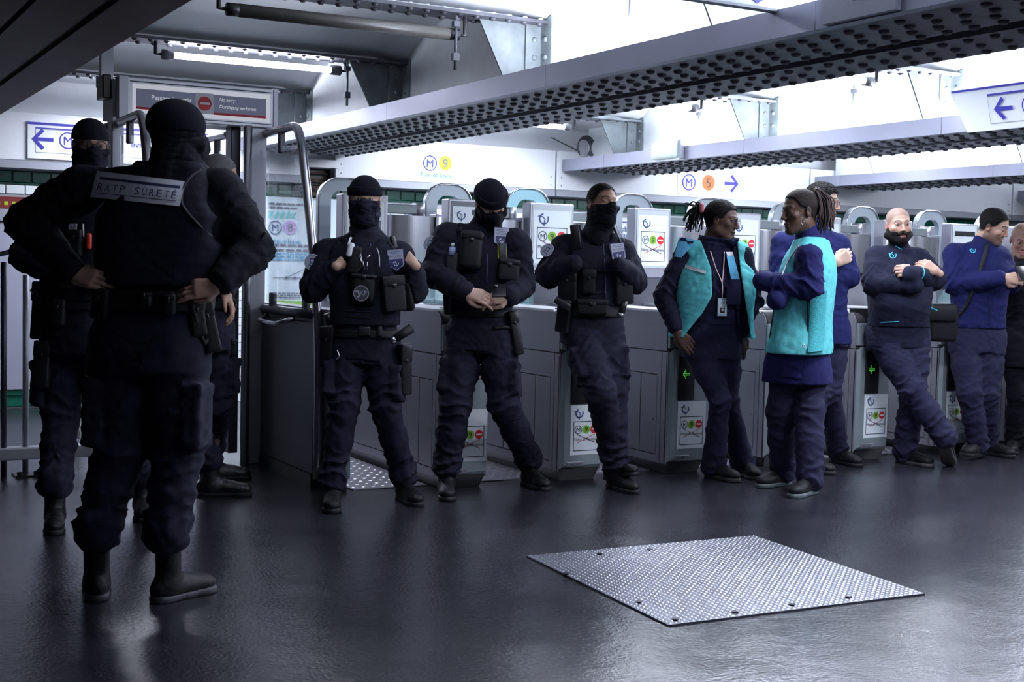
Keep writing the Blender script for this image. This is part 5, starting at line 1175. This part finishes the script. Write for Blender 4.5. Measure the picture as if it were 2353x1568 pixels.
# ---- officer in a knitted hat, hands tucked in his vest
J = dict(head=(838, 461, 0), neck=(843, 540, .02), sl=(750, 584, .03), sr=(918, 590, .0), el=(722, 660, -.02), er=(948, 664, .04), wl=(782, 608, -.12), wr=(948, 606, -.10), pel=(838, 795, .02), kl=(792, 930, -.06), kr=(885, 935, -.02), fl=((764, 1130), (762, 1182)), fr=((882, 1128), (962, 1166)))
q1 = Person('officer in black knitted hat with both hands tucked in his vest', 6.88, J, .96, 1., OG, .0085, 4)
q1.body(4, 4, 0, sk=(.50, .32, .24), hands=[dict(side='l', to=(815, 592, -.04), n=B0, thumb=1), dict(side='r', to=(922, 586, -.01), n=B0, thumb=-1)])
q1.gaiter(mat('gaiter_navy', (.012, .013, .026), .9, 0, .2, 60, .4, 300, spec=.15), .000, inf=.012); q1.cap(knit, .028)
q1.badge(868, 492, .05, .022, mat('gaiter_print', (.016, .018, .034), .8), lambda p: p.text('GPSR', 0, 0, .015, mat('dim_print', (.06, .07, .13), .7), width=.04), name='print', flat=.2)
q1.jacket(navy, .015, None, fold=.007, rs=(.082, .074, .052)); q1.trousers(navy_t, .010, rs=(.102, .092, .078, .070, .066), fold=.009, cuffz=.13, hi_cuff=True); q1.shoes(hi=.14)
q1.vest(vest_m, at(838, 745, 6.92)[2], at(838, 548, 6.92)[2], .030); q1.belt(at(838, 765, 6.92)[2], i=.026)
q1.badge(909, 598, .084, .112, patch_pale, surete, -6, 'shield_patch', shape=SHIELD, off=.022); q1.badge(718, 603, .088, .088, patch_pale, round_patch, 0, 'sleeve_patch', shape=[(.5*math.cos(t), .5*math.sin(t)) for t in np.linspace(0, 2*math.pi, 24, endpoint=False)])
q1.pouch(816, 600, .06, .14, .045, name='radio_pouch', flap=0, rot=8); q1.pouch(836, 664, .125, .14, .06, rot=4, flap=.12, bev=.03, label='round zipped pouch with KP patch')
q1.badge(834, 674, .082, .082, mat('patch_dark', (.05, .055, .07), .6), lambda p: (p.ring(0, 0, .038, .003, patch_pale, 'border'), p.text('KP', .012, .003, .024, patch_pale), p.line([(-.030, .008), (-.016, .012), (-.008, -.014), (-.022, -.020)], .009, patch_pale)), name='round_patch', off=.052, shape=[(.5*math.cos(t), .5*math.sin(t)) for t in np.linspace(0, 2*math.pi, 24, endpoint=False)])
q1.pouch(900, 676, .12, .18, .06, rot=-6, flap=.3, label='black bag pouch'); q1.pouch(936, 680, .06, .15, .05, rot=-8); q1.pouch(838, 762, .06, .05, .03, black, 'belt_buckle', flap=0, bev=.006); q1.pouch(872, 762, .03, .06, .03, flap=0)
o = q1.pouch(808, 578, .032, .075, .03, white, 'spray_bottle', flap=0, rot=10, out=.03); q1.tubepx('spray_nozzle', [(803, 566), (800, 552)], .006, white, .03); q1.tubepx('key_clip', [(824, 570), (834, 600), (828, 622)], .003, steel_p, .03); q1.pouch(834, 610, .014, .018, .01, ink_r, 'red_tag', flap=0, out=.03, bev=.003)
for (a, b, c_, d_) in ((836, 602, 840, 622), (842, 598, 852, 590), (846, 604, 846, 622), (828, 590, 836, 612)): q1.tubepx('key', [(a, b), (c_, d_)], .0035, steel_p, .035)
q1.tubepx('zip_pull', [(866, 572), (871, 588), (872, 614)], .0035, steel, .012); q1.pouch(905, 558, .028, .085, .025, black, 'torch', flap=0, rot=-12, bev=.01); q1.pouch(848, 548, .012, .012, .006, ink_w, 'zip_tab', flap=0, bev=.002)
c_ = at(925, 768, 6.74); d_ = unit(at(948, 750, 6.80)-at(903, 779, 6.76)); MB().tube([c_-d_*.045, c_+d_*.055], [.021, .026], 12).build('torch_holder', nylon, q1.root, True); MB().tube([c_-d_*.072, c_-d_*.045], [.017, .019], 12).build('torch_head', steel_p, q1.root, True)
q1.pouch(745, 800, .075, .21, .06, name='thigh_holster', rot=3); q1.tubepx('pistol_grip', [(752, 745), (740, 722, .02)], .020, black); q1.tubepx('handcuff', [(776, 805), (780, 818), (774, 826)], .006, steel_p, .01); q1.pouch(938, 850, .062, .26, .06, leather, 'baton_pouch', rot=-2, flap=.35)
MB().tube([q1.P['wr']-unit(q1.P['wr']-q1.P['er'])*.03, q1.P['wr']-unit(q1.P['wr']-q1.P['er'])*.005], .034, 14).build('wristwatch', black, q1.root, True); MB().tube([q1.P['wl']-unit(q1.P['wl']-q1.P['el'])*.018, q1.P['wl']-unit(q1.P['wl']-q1.P['el'])*.012], .031, 14).build('bracelet', steel_p, q1.root, True)
def webbing(P, rows, x0, x1, m=nylon):
    for y in rows: P.tubepx('webbing', [(x0, y), ((x0+x1)/2, y+2), (x1, y)], .0045, m, .001, 5)
webbing(q1, (645, 715, 728), 795, 890); q1.tubepx('vest_strap', [(780, 556), (792, 600)], .012, nylon, -.004); q1.tubepx('vest_strap', [(892, 556), (905, 575)], .012, nylon, -.004); q1.tubepx('zip', [(851, 560), (858, 640), (858, 700)], .004, patch_blue, .003)
# ---- officer looking down at the phone
J = dict(head=(1128, 468, -.03), neck=(1105, 530, .06), sl=(1030, 545, .05), sr=(1185, 560, .0), el=(1000, 628, .0), er=(1196, 655, .04), wl=(1072, 672, -.17), wr=(1168, 684, -.17), pel=(1106, 775, .06), kl=(1046, 930, -.02), kr=(1158, 930, 0), fl=((1020, 1105), (1028, 1154)), fr=((1184, 1105), (1256, 1130)))
q2 = Person('officer in thin black hat bowed over a phone held in both hands', 7.23, J, 1., 1., OG, .0085, 5)
q2.body(16, 42, 8, sk=(.56, .37, .29), hands=[dict(side='l', to=(1135, 690, -.22), n=B0+U0*.6, thumb=1, curl=(.35, .4, .3)), dict(side='r', to=(1122, 686, -.20), n=B0*.8+U0*.7, thumb=-1, curl=(.4, .6, .4), s=.95)])
q2.gaiter(blk_c, -.002, inf=.012); q2.cap(knit, .030)
q2.jacket(navy, .016, None, fold=.009, rs=(.088, .078, .058), cuff=.02, collar=.07); q2.trousers(navy_t, .012, rs=(.108, .100, .086, .080, .070), fold=.009, cuffz=.15, hi_cuff=True); q2.shoes(hi=.18)
q2.vest(navy, at(1106, 700, 7.3)[2], at(1106, 528, 7.3)[2], .026); q2.belt(at(1106, 718, 7.35)[2], i=.02, hgt=.04)
q2.pouch(1084, 578, .12, .21, .065, rot=3, flap=.28, bev=.03, label='black zipped chest pouch'); q2.badge(1151, 548, .084, .112, patch_pale, surete, 3, 'shield_patch', shape=SHIELD, off=.018); q2.pouch(1166, 622, .12, .12, .055, rot=5, flap=.3, bev=.02, name='first_aid_pouch', label='first aid pouch with red cross')
q2.badge(1177, 612, .034, .036, black, lambda p: (p.rect(-.005, -.017, .005, .017, ink_r, 'red_cross'), p.rect(-.016, -.005, .016, .005, ink_r, 'red_cross')), name='cross_badge', off=.048)
o = q2.pouch(1154, 578, .045, .09, .03, black, 'body_camera', flap=0, bev=.006); 
for dx in (-7, 7): q2.tubepx('camera_edge', [(1154+dx*1.3, 562), (1154+dx*1.3, 596)], .0045, ink_y, .010)
q2.tubepx('bottle', [(1040, 588), (1040, 570)], .020, mat('blue_plastic', (.25, .30, .5), .3), .02, 12); q2.tubepx('bottle_cap', [(1040, 568), (1040, 561)], .009, ink_w, .025); q2.pouch(1040, 612, .07, .14, .05, name='bottle_pouch', flap=0); q2.pouch(1058, 525, .03, .055, .02, name='radio_pouch', rot=-5); q2.pouch(1060, 489, .03, .03, .01, patch_pale, 'shoulder_patch', flap=0, rot=-5, bev=.003)
q2.badge(988, 560, .045, .075, patch_pale, round_patch, 25, 'sleeve_patch', flat=0, shape=[(.5*math.cos(t), .5*math.sin(t)) for t in np.linspace(0, 2*math.pi, 24, endpoint=False)]); q2.tubepx('zip', [(1117, 545), (1119, 600), (1118, 652)], .004, patch_blue, .004)
q2.pouch(1200, 762, .055, .24, .05, leather, 'holster', rot=-10, flap=.3); q2.pouch(1012, 700, .045, .12, .05, name='belt_pouch', flap=0); q2.pouch(1030, 765, .04, .04, .015, navy_t, 'pocket_flap', flap=0); q2.tubepx('thigh_strap', [(1135, 755), (1160, 752), (1196, 754)], .010, nylon, .004)
# ---- officer with the neck gaiter pulled over his nose
J = dict(head=(1384, 470, 0), neck=(1366, 540, .06), sl=(1296, 570, .03), sr=(1430, 580, .04), el=(1262, 632, .0), er=(1456, 645, .02), wl=(1318, 606, -.14), wr=(1422, 612, -.12), pel=(1358, 752, .06), kl=(1380, 905, -.16), kr=(1408, 890, -.02), fl=((1393, 1104), (1470, 1094), .03, .10), fr=((1396, 1118), (1462, 1137)))
q3 = Person('officer with short black hair and gaiter over his nose, legs crossed', 7.56, J, .93, .98, OG, .0085, 6)
q3.body(28, -6, -4, sk=(.30, .17, .12), lip=(.2, .08, .07), hairc=(.02, .015, .015), closed=True); q3.hair(hair_k, .003, .010, rough=.0012)
q3.gaiter(blk_c, -.012, inf=.012); q3.jacket(navy, .014, None, fold=.007, rs=(.082, .074, .052), cuff=.0, collar=.06); q3.trousers(navy_t, .012, rs=(.110, .106, .088, .076, .070), fold=.010, cuffz=.14, hi_cuff=True); q3.shoes(hi=.18)
q3.vest(vest_m, at(1358, 705, 7.6)[2], at(1358, 535, 7.6)[2], .030); q3.belt(at(1358, 712, 7.6)[2], i=.034, hgt=.07)
q3.badge(1419, 582, .084, .112, patch_pale, surete, -8, 'shield_patch', shape=SHIELD, off=.014); q3.badge(1252, 572, .045, .065, patch_pale, round_patch, 30, 'sleeve_patch', flat=0, shape=[(.5*math.cos(t), .5*math.sin(t)) for t in np.linspace(0, 2*math.pi, 24, endpoint=False)])
q3.pouch(1325, 545, .055, .14, .04, black, 'radio', flap=0, rot=-8, bev=.006); q3.pouch(1318, 522, .03, .028, .012, patch_pale, 'shoulder_patch', flap=0, rot=-8, bev=.003); q3.pouch(1425, 538, .014, .10, .014, black, 'torch', flap=0, rot=-24, bev=.005); q3.tubepx('torch_trim', [(1420, 522), (1434, 556)], .0025, ink_w, .018)
for y in (573, 582, 592, 603, 613): q3.pouch(1363+(y % 2), y, .009, .018, .004, ink_w, 'pen_cap', flap=0, bev=.001)
q3.pouch(1308, 662, .11, .17, .06, name='magazine_pouch', flap=.3); q3.pouch(1352, 648, .085, .14, .05, name='round_pouch', flap=.4, bev=.02); q3.pouch(1428, 664, .11, .17, .06, rot=-4, label='black baton pouch'); q3.pouch(1360, 706, .17, .085, .055, name='waist_pouch', flap=.4); q3.tubepx('zip', [(1386, 560), (1390, 620), (1392, 690)], .0035, patch_blue, .004)
q3.pouch(1302, 725, .085, .19, .06, black, 'holster', rot=8, flap=0, out=.01); g_ = at(1292, 698, 7.40); MB().rbox(g_, (.10, .032, .040), frameR(0, 0, 0)@np.eye(3) if False else np.stack([unit(R0*.85-U0*.5), B0, unit(R0*.5+U0*.85)], 1), .008).build('pistol', black, q3.root, True)
c_ = at(1432, 712, 7.38); MB().tube([c_-U0*.02-R0*.01, c_+U0*.05+R0*.01], .018, 12).build('torch_body', black, q3.root, True); MB().tube([c_-U0*.035-R0*.017, c_-U0*.02-R0*.01], .020, 12).build('torch_head', steel_p, q3.root, True)
webbing(q3, (622, 672, 684), 1330, 1425); webbing(q2, (625, 640), 1060, 1095)
# ---- hood for agents helper: open sleeveless vest shell over the torso
def tabard(P, m, zb, zt, i, name, cut, fold=.004, ws=1., belly=0., thick=.012, flare=0., arm=.085, armpts=None):
    a, b = P.bounds(.22, keys=['sl', 'sr', 'neck', 'pel']); a[2] = zb-.03; v = Vol(a, b, .008); pr = [(z, x, y, (w_+flare*max(0, 1-(z-zb)/.45)), (d_+flare*max(0, 1-(z-zb)/.45)), t) for z, x, y, w_, d_, t in P.prof(i, lo=-.30, belly=belly, ws=ws)]; v.loft(pr, .02)
    for sgn, S in ((-1, P.P['sl']), (1, P.P['sr'])): v.cone(P.P['neck']-U0*.02, S+U0*.01-P.ax*sgn*.02, .062+i*.5, .060+i*.5, .03)
    for sgn, S in ((-1, P.P['sl']), (1, P.P['sr'])): v.cone(S+P.ax*sgn*.10-U0*.04, S+P.ax*sgn*.03-U0*.05, arm, arm, .01, 's')
    v.folds(fold, seed=P.seed+7, zs=1.); v.clip(lambda X, Y, Z: np.maximum(zb-Z, Z-zt)); v.clip(cut); return P.add(name, v, [m])
def dreads(P, starts, m, n, r, seed=1, parent=None):
    """ropes of hair from a gathering point; starts = (root px), list of tip px"""
    rd = random.Random(seed); b = MB(); (x0, y0, d0), tips = starts
    for i in range(n):
        t = rd.choice(tips); f = rd.random(); tx, ty = t[0]+rd.uniform(-t[2], t[2]), t[1]+rd.uniform(-t[3], t[3]); dd = d0+rd.uniform(-.05, .05)
        A = at(x0+rd.uniform(-5, 5), y0+rd.uniform(-5, 5), P.D+d0+rd.uniform(-.02, .02)); Cc = at(tx, ty, P.D+dd); Mi = (A+Cc)/2+U0*rd.uniform(.0, .03)+R0*rd.uniform(-.012, .012)+(at(x0+(t[4] if len(t) > 4 else 0), y0, P.D+dd)-A)*.5
        pts = bez([A, Mi, Cc], 5); b.tube(pts, [r*(1-.5*k/len(pts)) for k in range(len(pts))], 5)
    return b.build('dreadlocks', m, P.root, True, kind='stuff')
# ---- woman with glasses in an open teal vest
J = dict(head=(1658, 508, 0), neck=(1652, 572, .03), sl=(1580, 578, .06), sr=(1702, 588, .0), el=(1527, 680, .04), er=(1728, 690, .06), wl=(1556, 762, -.06), wr=(1700, 768, .0), pel=(1634, 790, .04), kl=(1655, 920, -.06), kr=(1672, 920, .06), fl=((1632, 1096), (1696, 1110)), fr=((1680, 1082), (1742, 1105)))
a1 = Person('woman with glasses and ponytail in an open teal vest, facing right', 7.98, J, .98, .95, AG, .0085, 7)
dk = (.095, .050, .036)
a1.body(62, 2, -6, sk=dk, lip=(.09, .035, .03), hairc=(.008, .006, .006), mouth=1., full=1.06, iris=(.01, .006, .005), hands=[dict(side='l', to=(1580, 790, -.08), n=B0, thumb=1, curl=(.3, .5, .4)), dict(side='r', to=(1700, 790, 0), n=B0, thumb=-1)]); a1.hair(hair_k, .008, .006, .005)
dreads(a1, ((1612, 478, .02), [(1595, 470, 22, 8, -5), (1590, 495, 20, 12, -5), (1580, 515, 12, 14, -8), (1590, 530, 12, 8, -8), (1608, 520, 6, 14, 0)]), hair_k, 46, .0065, 4)
MB().rbox(at(1612, 478, 7.96), (.030, .045, .06), np.stack([R0, B0, U0], 1), .014, 3).build('hair_band', mat('pink_band', (.35, .10, .12), .7), a1.root, True); MB().tube([at(1617, 508, 7.86), at(1615, 524, 7.86)], .003, 6).build('hair_bead', steel_p, a1.root); glasses(a1, mat('bronze_wire', (.12, .07, .05), .3, .8), .024, rr=.0014)
a1.jacket(navy_a, .010, at(1640, 748, 7.98)[2], arms=False, fold=.004, name='sweater', collar=0); a1.gaiter(navy_a, -.104, 'scarf', .026, fold=.006)
F1 = a1.fr; N1 = a1.P['neck']; X1 = a1.ax
def open_front(P, ys, L, R, x=1645):
    """front opening: left and right edge offsets (m) from the neck, listed by pixel height"""
    N, Fv, A = P.P['neck'], P.fr, P.ax; zs = [at(x, y, P.D)[2] for y in ys][::-1]; L = L[::-1]; R = R[::-1]
    def c(X, Y, Z):
        u = (X-N[0])*A[0]+(Y-N[1])*A[1]; f = (X-N[0])*Fv[0]+(Y-N[1])*Fv[1]; l = np.interp(Z, zs, L); r = np.interp(Z, zs, R)
        return np.where(f > .0, np.minimum(u-l, r-u), -1.)
    return c
YS = [560, 620, 680, 720, 765, 800]
a1.jacket(cloth('dark_agent_jacket', (.010, .010, .026)), .026, at(1640, 782, 7.98)[2], fold=.006, rs=(.074, .064, .05), cuff=.03, lo=-.14, cut=open_front(a1, YS, [-.07, -.01, .0, -.05, -.13, -.17], [.08, .10, .11, .12, .13, .14]), collar=0)
tabard(a1, teal, at(1600, 775, 7.98)[2], at(1600, 552, 7.98)[2], .044, 'safety_vest', open_front(a1, YS, [-.10, -.035, -.025, -.08, -.17, -.22], [.11, .135, .165, .185, .205, .22]), flare=.045, ws=1.06, arm=.075)
a1.trousers(navy_at, .008, rs=(.104, .090, .068, .066, .072), fold=.005, pockets=False, cuffz=.07, flare=.012, w=.94); a1.shoes(hi=.09, sole=mat('shoe_grey', (.035, .032, .035), .6), name='shoe')
def strip(P, name, m, quad, sub=5, out=.006):
    pr = Print(); pr.rect(0, 0, 1, 1, m, name, 0, sub)
    return pr.out(quadfit(P, quad, out-.003), P.root)[0]
grey_refl = mat('reflective_grey', (.45, .48, .50), .4); sky = cloth('sky_blue_knit', srgb(110, 190, 230), .8)
strip(a1, 'reflective_stripe', grey_refl, ((1574, 616), (1622, 630), (1622, 622), (1574, 608))); strip(a1, 'scarf_end', sky, ((1549, 590), (1566, 592), (1602, 552), (1560, 545)), 6, .02); strip(a1, 'scarf_stripe', navy_a, ((1562, 552), (1592, 560), (1594, 552), (1566, 545)), 4, .026); strip(a1, 'scarf_end', sky, ((1680, 642), (1700, 642), (1684, 580), (1668, 580)), 5, .02); strip(a1, 'scarf_stripe', white, ((1672, 588), (1686, 588), (1684, 579), (1668, 579)), 3, .026); strip(a1, 'scarf_end', navy_a, ((1668, 700), (1712, 700), (1700, 642), (1672, 642)), 5, .02)
pk = mat('pink_lanyard', (.75, .50, .55), .6); a1.tubepx('lanyard', [(1632, 577), (1645, 618), (1659, 652), (1659, 684)], .0035, pk, .008); a1.tubepx('lanyard', [(1664, 580), (1662, 618), (1659, 652)], .0035, pk, .008)
o = a1.pouch(1659, 706, .056, .108, .008, mat('card_holder', (.45, .65, .72), .3), 'id_card', flap=0, bev=.003, sink=-.004, flat=2.)
a1.badge(1659, 706, .044, .086, paper, lambda p: (p.rect(-.012, -.035, .016, -.004, ink_k, 'photo'), p.disc(.003, -.016, .009, patch_pale, 'photo', 2), p.rect(-.014, .022, .014, .026, ink_t, 'rule')), name='id_print', off=.013, flat=2.)
# ---- man in glasses behind the vested woman
J = dict(head=(1890, 466, 0), neck=(1875, 535, .02), sl=(1800, 560, .0), sr=(1925, 565, .0), el=(1790, 650, -.05), er=(1948, 635, -.02), wl=(1880, 640, -.18), wr=(1850, 640, -.16), pel=(1885, 762, .0), kl=(1880, 900, -.05), kr=(1905, 900, .0), fl=((1880, 1088), (1918, 1092)), fr=((1905, 1060), (1978, 1075)))
a3 = Person('man with glasses and dark curly hair, hidden behind the woman in teal', 8.50, J, 1., 1., AG, .009, 8)
a3.body(66, 6, 0, sk=(.55, .36, .28), hairc=(.02, .015, .012), hands=[dict(w=at(1920, 604, 8.30), to=(1950, 588, -.2), n=B0, thumb=-1, curl=(.8, 1.0, .6))]); a3.hair(hair_k, .014, -.004, .009); glasses(a3, mat('red_frame', (.15, .03, .04), .4), .022)
a3.jacket(blue_a, .022, None, fold=.008, rs=(.082, .074, .055), collar=.06, cut=None); a3.trousers(navy_at, .010, rs=(.105, .092, .078, .072, .072), fold=.006, pockets=False, cuffz=.08); a3.shoes(hi=.10, name='shoe')
# ---- woman in teal vest, arms crossed, in profile
J = dict(head=(1838, 487, 0), neck=(1864, 560, .03), sl=(1858, 590, -.17), sr=(1880, 592, .17), el=(1862, 662, -.20), er=(1800, 665, .12), wl=(1752, 646, -.12), wr=(1785, 690, -.18), pel=(1838, 795, .02), kl=(1795, 945, .05), kr=(1860, 945, -.05), fl=((1815, 1112), (1742, 1122)), fr=((1888, 1128), (1818, 1146)))
a2 = Person('woman in teal vest with long dreadlocks, arms crossed, facing left', 7.72, J, 1., .95, AG, .0085, 9)
a2.hipL, a2.hipR = a2.P['pel']-R0*.05+B0*.02, a2.P['pel']+R0*.06-B0*.02
a2.hax = unit(-B0*.9+R0*.4); a2.fr = unit(-R0+B0*.25)
a2.body(-72, 2, 4, sk=dk, lip=(.07, .03, .025), hairc=(.012, .007, .005), hs=1.08); a2.hair(hair_b, .004, .012, .002)
dreads(a2, ((1877, 437, .0), [(1896, 525, 14, 14, 26), (1908, 510, 8, 18, 30), (1885, 515, 8, 16, 14)]), mat('auburn_dreads', (.030, .012, .009), .55, 0, .5, 90, .6, 250), 90, .0058, 9)
MB().tube(bez([at(1843, 500, 7.60), at(1841, 511, 7.60), at(1845, 516, 7.60), at(1848, 508, 7.60)], 4), .0018, 6).build('earring', steel_p, a2.root, True)
zc = at(1838, 884, 7.72)[2]
a2.jacket(cloth('long_navy_coat', (.012, .013, .075)), .022, None, fold=.007, rs=(.080, .072, .058), cuff=.0, collar=.07, lo=-.30, name='coat')
v = Vol(a2.P['pel']-np.array([.4, .4, .4]), a2.P['pel']+np.array([.4, .4, .2]), .009); th = math.atan2(a2.hax[1], a2.hax[0]); c_ = a2.P['pel']; rows = []
for z, w_, d_ in ((zc, .19, .205), (zc+.1, .19, .195), (zc+.2, .18, .175), (zc+.3, .165, .155), (zc+.4, .155, .145)): rows.append((z, c_[0]-R0[0]*.01, c_[1]-R0[1]*.01, w_, d_, th))
v.loft(rows, .02); v.folds(.008, seed=31, zs=.25, freq=30); v.clip(lambda X, Y, Z: zc+.01-Z); a2.add('coat_skirt', v, [MATS['long_navy_coat']])
zb = at(1838, 814, 7.6)[2]
armcut = lambda X, Y, Z: np.full(np.broadcast(X, Y, Z).shape, -1., np.float32)
tabard(a2, teal, zb, at(1868, 545, 7.7)[2], .040, 'safety_vest', armcut, flare=.030, arm=.088)
strip(a2, 'side_panel', teal2, ((1856, 810), (1893, 806), (1900, 668), (1862, 690)), 8, .004); a2.tubepx('vest_trim', [(1836, 566), (1812, 600), (1796, 634)], .004, patch_pale, .004); a2.tubepx('vest_trim', [(1856, 690), (1855, 750), (1854, 812)], .003, navy_a, .002); a2.tubepx('vest_trim', [(1778, 712), (1770, 770), (1764, 812)], .004, navy_a, .002)
a2.trousers(navy_at, .010, rs=(.105, .095, .086, .080, .078), fold=.006, pockets=False, cuffz=.08); a2.shoes(hi=.10, sole=mat('sneaker_sole', (.10, .13, .14), .5), name='sneaker'); a2.badge(1848, 795, .012, .022, paper, lambda p: p.rect(-.003, -.004, .003, .004, ink_t, 'rule'), name='care_label')
# ---- bearded man with crossed arms
J = dict(head=(2064, 519, -.02), neck=(2068, 578, .04), sl=(2014, 592, .04), sr=(2112, 598, .02), el=(2008, 652, -.06), er=(2146, 642, .0), wl=(2112, 656, -.24), wr=(2086, 630, -.26), pel=(2062, 775, .04), kl=(2095, 895, -.12), kr=(2098, 905, -.06), fl=((2165, 1012), (2182, 1072), .20, .0, .27), fr=((2062, 1062), (2142, 1075)))
b1 = Person('bald man with full dark beard, arms crossed, looking at the camera', 8.80, J, 1.10, 1.12, AG, .0085, 10)
b1.body(3, 2, 3, sk=(.50, .31, .235), lip=(.34, .13, .12), mouth=1.6, full=1.12, jaw=1.3, hairc=(.22, .145, .12), brow=(.04, .022, .018), stubble=((.015, .010, .009), .95), hands=[dict(w=at(2104, 629, 8.58), to=(2072, 621, -.24), n=B0+U0*.4, thumb=1, curl=(.7, 1.0, .6)), dict(w=at(2152, 624, 8.64), to=(2128, 608, -.16), n=B0+U0*.3, thumb=-1, curl=(.5, .6, .3), s=.9)])
b1.beard(hair_k, .005, -.028)
bj = cloth('bomber_navy', (.011, .012, .030)); b1.jacket(bj, .020, None, fold=.007, rs=(.082, .072, .058), cuff=.03, belly=.05, collar=.04)
b1.jacket(bj, .026, at(2062, 746, 9.1)[2], arms=False, fold=.007, belly=.055, name='jacket_body', collar=0, zmax=1)
b1.trousers(navy_at, .014, rs=(.118, .104, .084, .080, .082), fold=.009, pockets=False, cuffz=.08); b1.shoes(hi=.10, name='shoe', sole=mat('brown_sole', (.05, .04, .045), .6))
aq = mat('aqua_trim', srgb(60, 190, 220), .5); aqe = cloth('ribbed_cuff', (.012, .02, .035)); b1.badge(2052, 587, .055, .055, bj, lambda p: p.emblem(0, 0, .020, aq, wd=.26), name='emblem_patch', off=.002)
for (w_, d__) in ((b1.P['wl'], b1.P['wl']-b1.P['el']), (at(2112, 629, 8.58), at(2112, 629, 8.58)-at(2150, 640, 8.62))):
    d__ = unit(d__); MB().tube([w_-d__*.05, w_-d__*.005], [.046, .042], 16).build('cuff', aqe, b1.root, True); MB().tube([w_-d__*.012, w_-d__*.006], .0435, 16).build('cuff_trim', aq, b1.root, True)
b1.tubepx('hem_trim', [(1996, 741), (2030, 741), (2066, 739)], .003, aq, .004); b1.tubepx('collar_trim', [(2058, 566), (2066, 572), (2072, 574)], .003, aq, .006); b1.tubepx('zip', [(2077, 575), (2082, 605)], .0025, nylon, .003)
# ---- young man looking down at a phone
J = dict(head=(2284, 520, -.03), neck=(2256, 566, .04), sl=(2194, 585, .05), sr=(2296, 592, .04), el=(2196, 652, .0), er=(2318, 650, .10), wl=(2305, 640, -.22), wr=(2345, 630, -.10), pel=(2245, 780, .05), kl=(2228, 905, -.06), kr=(2268, 905, .02), fl=((2272, 1048), (2216, 1050), .0, .03), fr=((2280, 1046), (2330, 1054)))
b2 = Person('young man in quilted blue jacket looking down at a phone, bag at hip', 9.15, J, 1.04, 1.0, AG, .009, 11)
b2.body(48, 32, 12, sk=(.50, .31, .23), lip=(.38, .17, .15), hairc=(.03, .02, .016), stubble=((.09, .055, .045), .75), down=True, hands=[dict(side='l', to=(2352, 640, -.22), n=B0+U0*.3, thumb=1, curl=(.4, .6, .4))]); b2.hair(hair_k, .005, .008, .0015)
b2.jacket(blue_a, .022, at(2245, 752, 9.3)[2], fold=.008, rs=(.084, .074, .058), cuff=.03, collar=.03); b2.trousers(navy_at, .010, rs=(.108, .098, .082, .076, .074), fold=.007, pockets=False, cuffz=.08); b2.shoes(hi=.10, name='shoe')
b2.badge(2236, 576, .04, .05, blue_a, lambda p: p.emblem(0, 0, .016, aq, wd=.26), name='emblem_patch', off=.002, rot=-15); b2.tubepx('bag_strap', [(2268, 560), (2252, 620), (2222, 700), (2190, 740)], .014, nylon, .004); b2.tubepx('zip', [(2272, 680), (2274, 720), (2272, 748)], .003, nylon, .003)
bag = empty('shoulder_bag', at(2168, 740, 9.0), label='black shoulder bag hanging at the hip of the man with the phone', cat='bag'); Rb = np.stack([R0, B0, U0], 1); MB().rbox(at(2166, 742, 9.03), (.20, .09, .26), Rb, .03, 3).build('bag_body', nylon, bag, True); MB().rbox(at(2164, 722, 8.97), (.20, .03, .10), Rb, .012, 2).build('flap', nylon, bag, True); MB().tube([at(2136, 706, 8.95), at(2154, 714, 8.95)], .004, 6).build('piping', aq, bag)
# ---- man in black cut by the right edge
J = dict(head=(2349, 552, 0), neck=(2358, 612, .02), sl=(2322, 635, 0), sr=(2405, 635, 0), el=(2318, 710, 0), er=(2418, 710, 0), wl=(2330, 760, -.05), wr=(2405, 780, -.05), pel=(2360, 790, 0), kl=(2340, 905, 0), kr=(2378, 905, 0), fl=((2330, 1036), (2322, 1046)), fr=((2380, 1036), (2392, 1046)))
b3 = Person('balding man in a black coat cut by the right edge', 9.45, J, 1., 1., None, .010, 12)
b3.body(-10, 22, 0, sk=(.22, .12, .09), hairc=(.15, .09, .07)); b3.jacket(blk_c, .02, None, fold=.006, collar=.05, lo=-.30, name='coat'); b3.trousers(blk_c, .012, fold=.006, pockets=False, cuffz=.08); b3.shoes(hi=.1, name='shoe')
# ---- phones
def phone(c, y, x, m=black, label='', size=(.072, .148, .009)):
    o = empty('mobile_phone', c, label=label, cat='phone'); z = np.cross(x, y); R = np.stack([x, y, z], 1); MB().rbox(c, size, R, .004).build('phone_body', m, o, True); MB().rbox(c+z*.005, (size[0]*.9, size[1]*.93, .002), R, .001, 1).build('screen', mat('phone_screen', (.05, .06, .09), .1), o); return o
x = unit(R0+U0*.05); y = unit(-B0*.75+U0*.35); y = unit(y-x*(x@y)); ph = phone(at(1146, 668, 6.98), y*-1, x, label='dark phone in the hands of the bowed officer'); MB().tube([at(1139, 655, 6.96), at(1137, 662, 6.96)], .014, 14).build('lens_cap', black, ph, True)
x = unit(R0); y = unit(-B0*.6+U0*.5); y = unit(y-x*(x@y)); phone(at(2350, 628, 8.93), y*-1, x, label='phone held by the young man at the right edge')
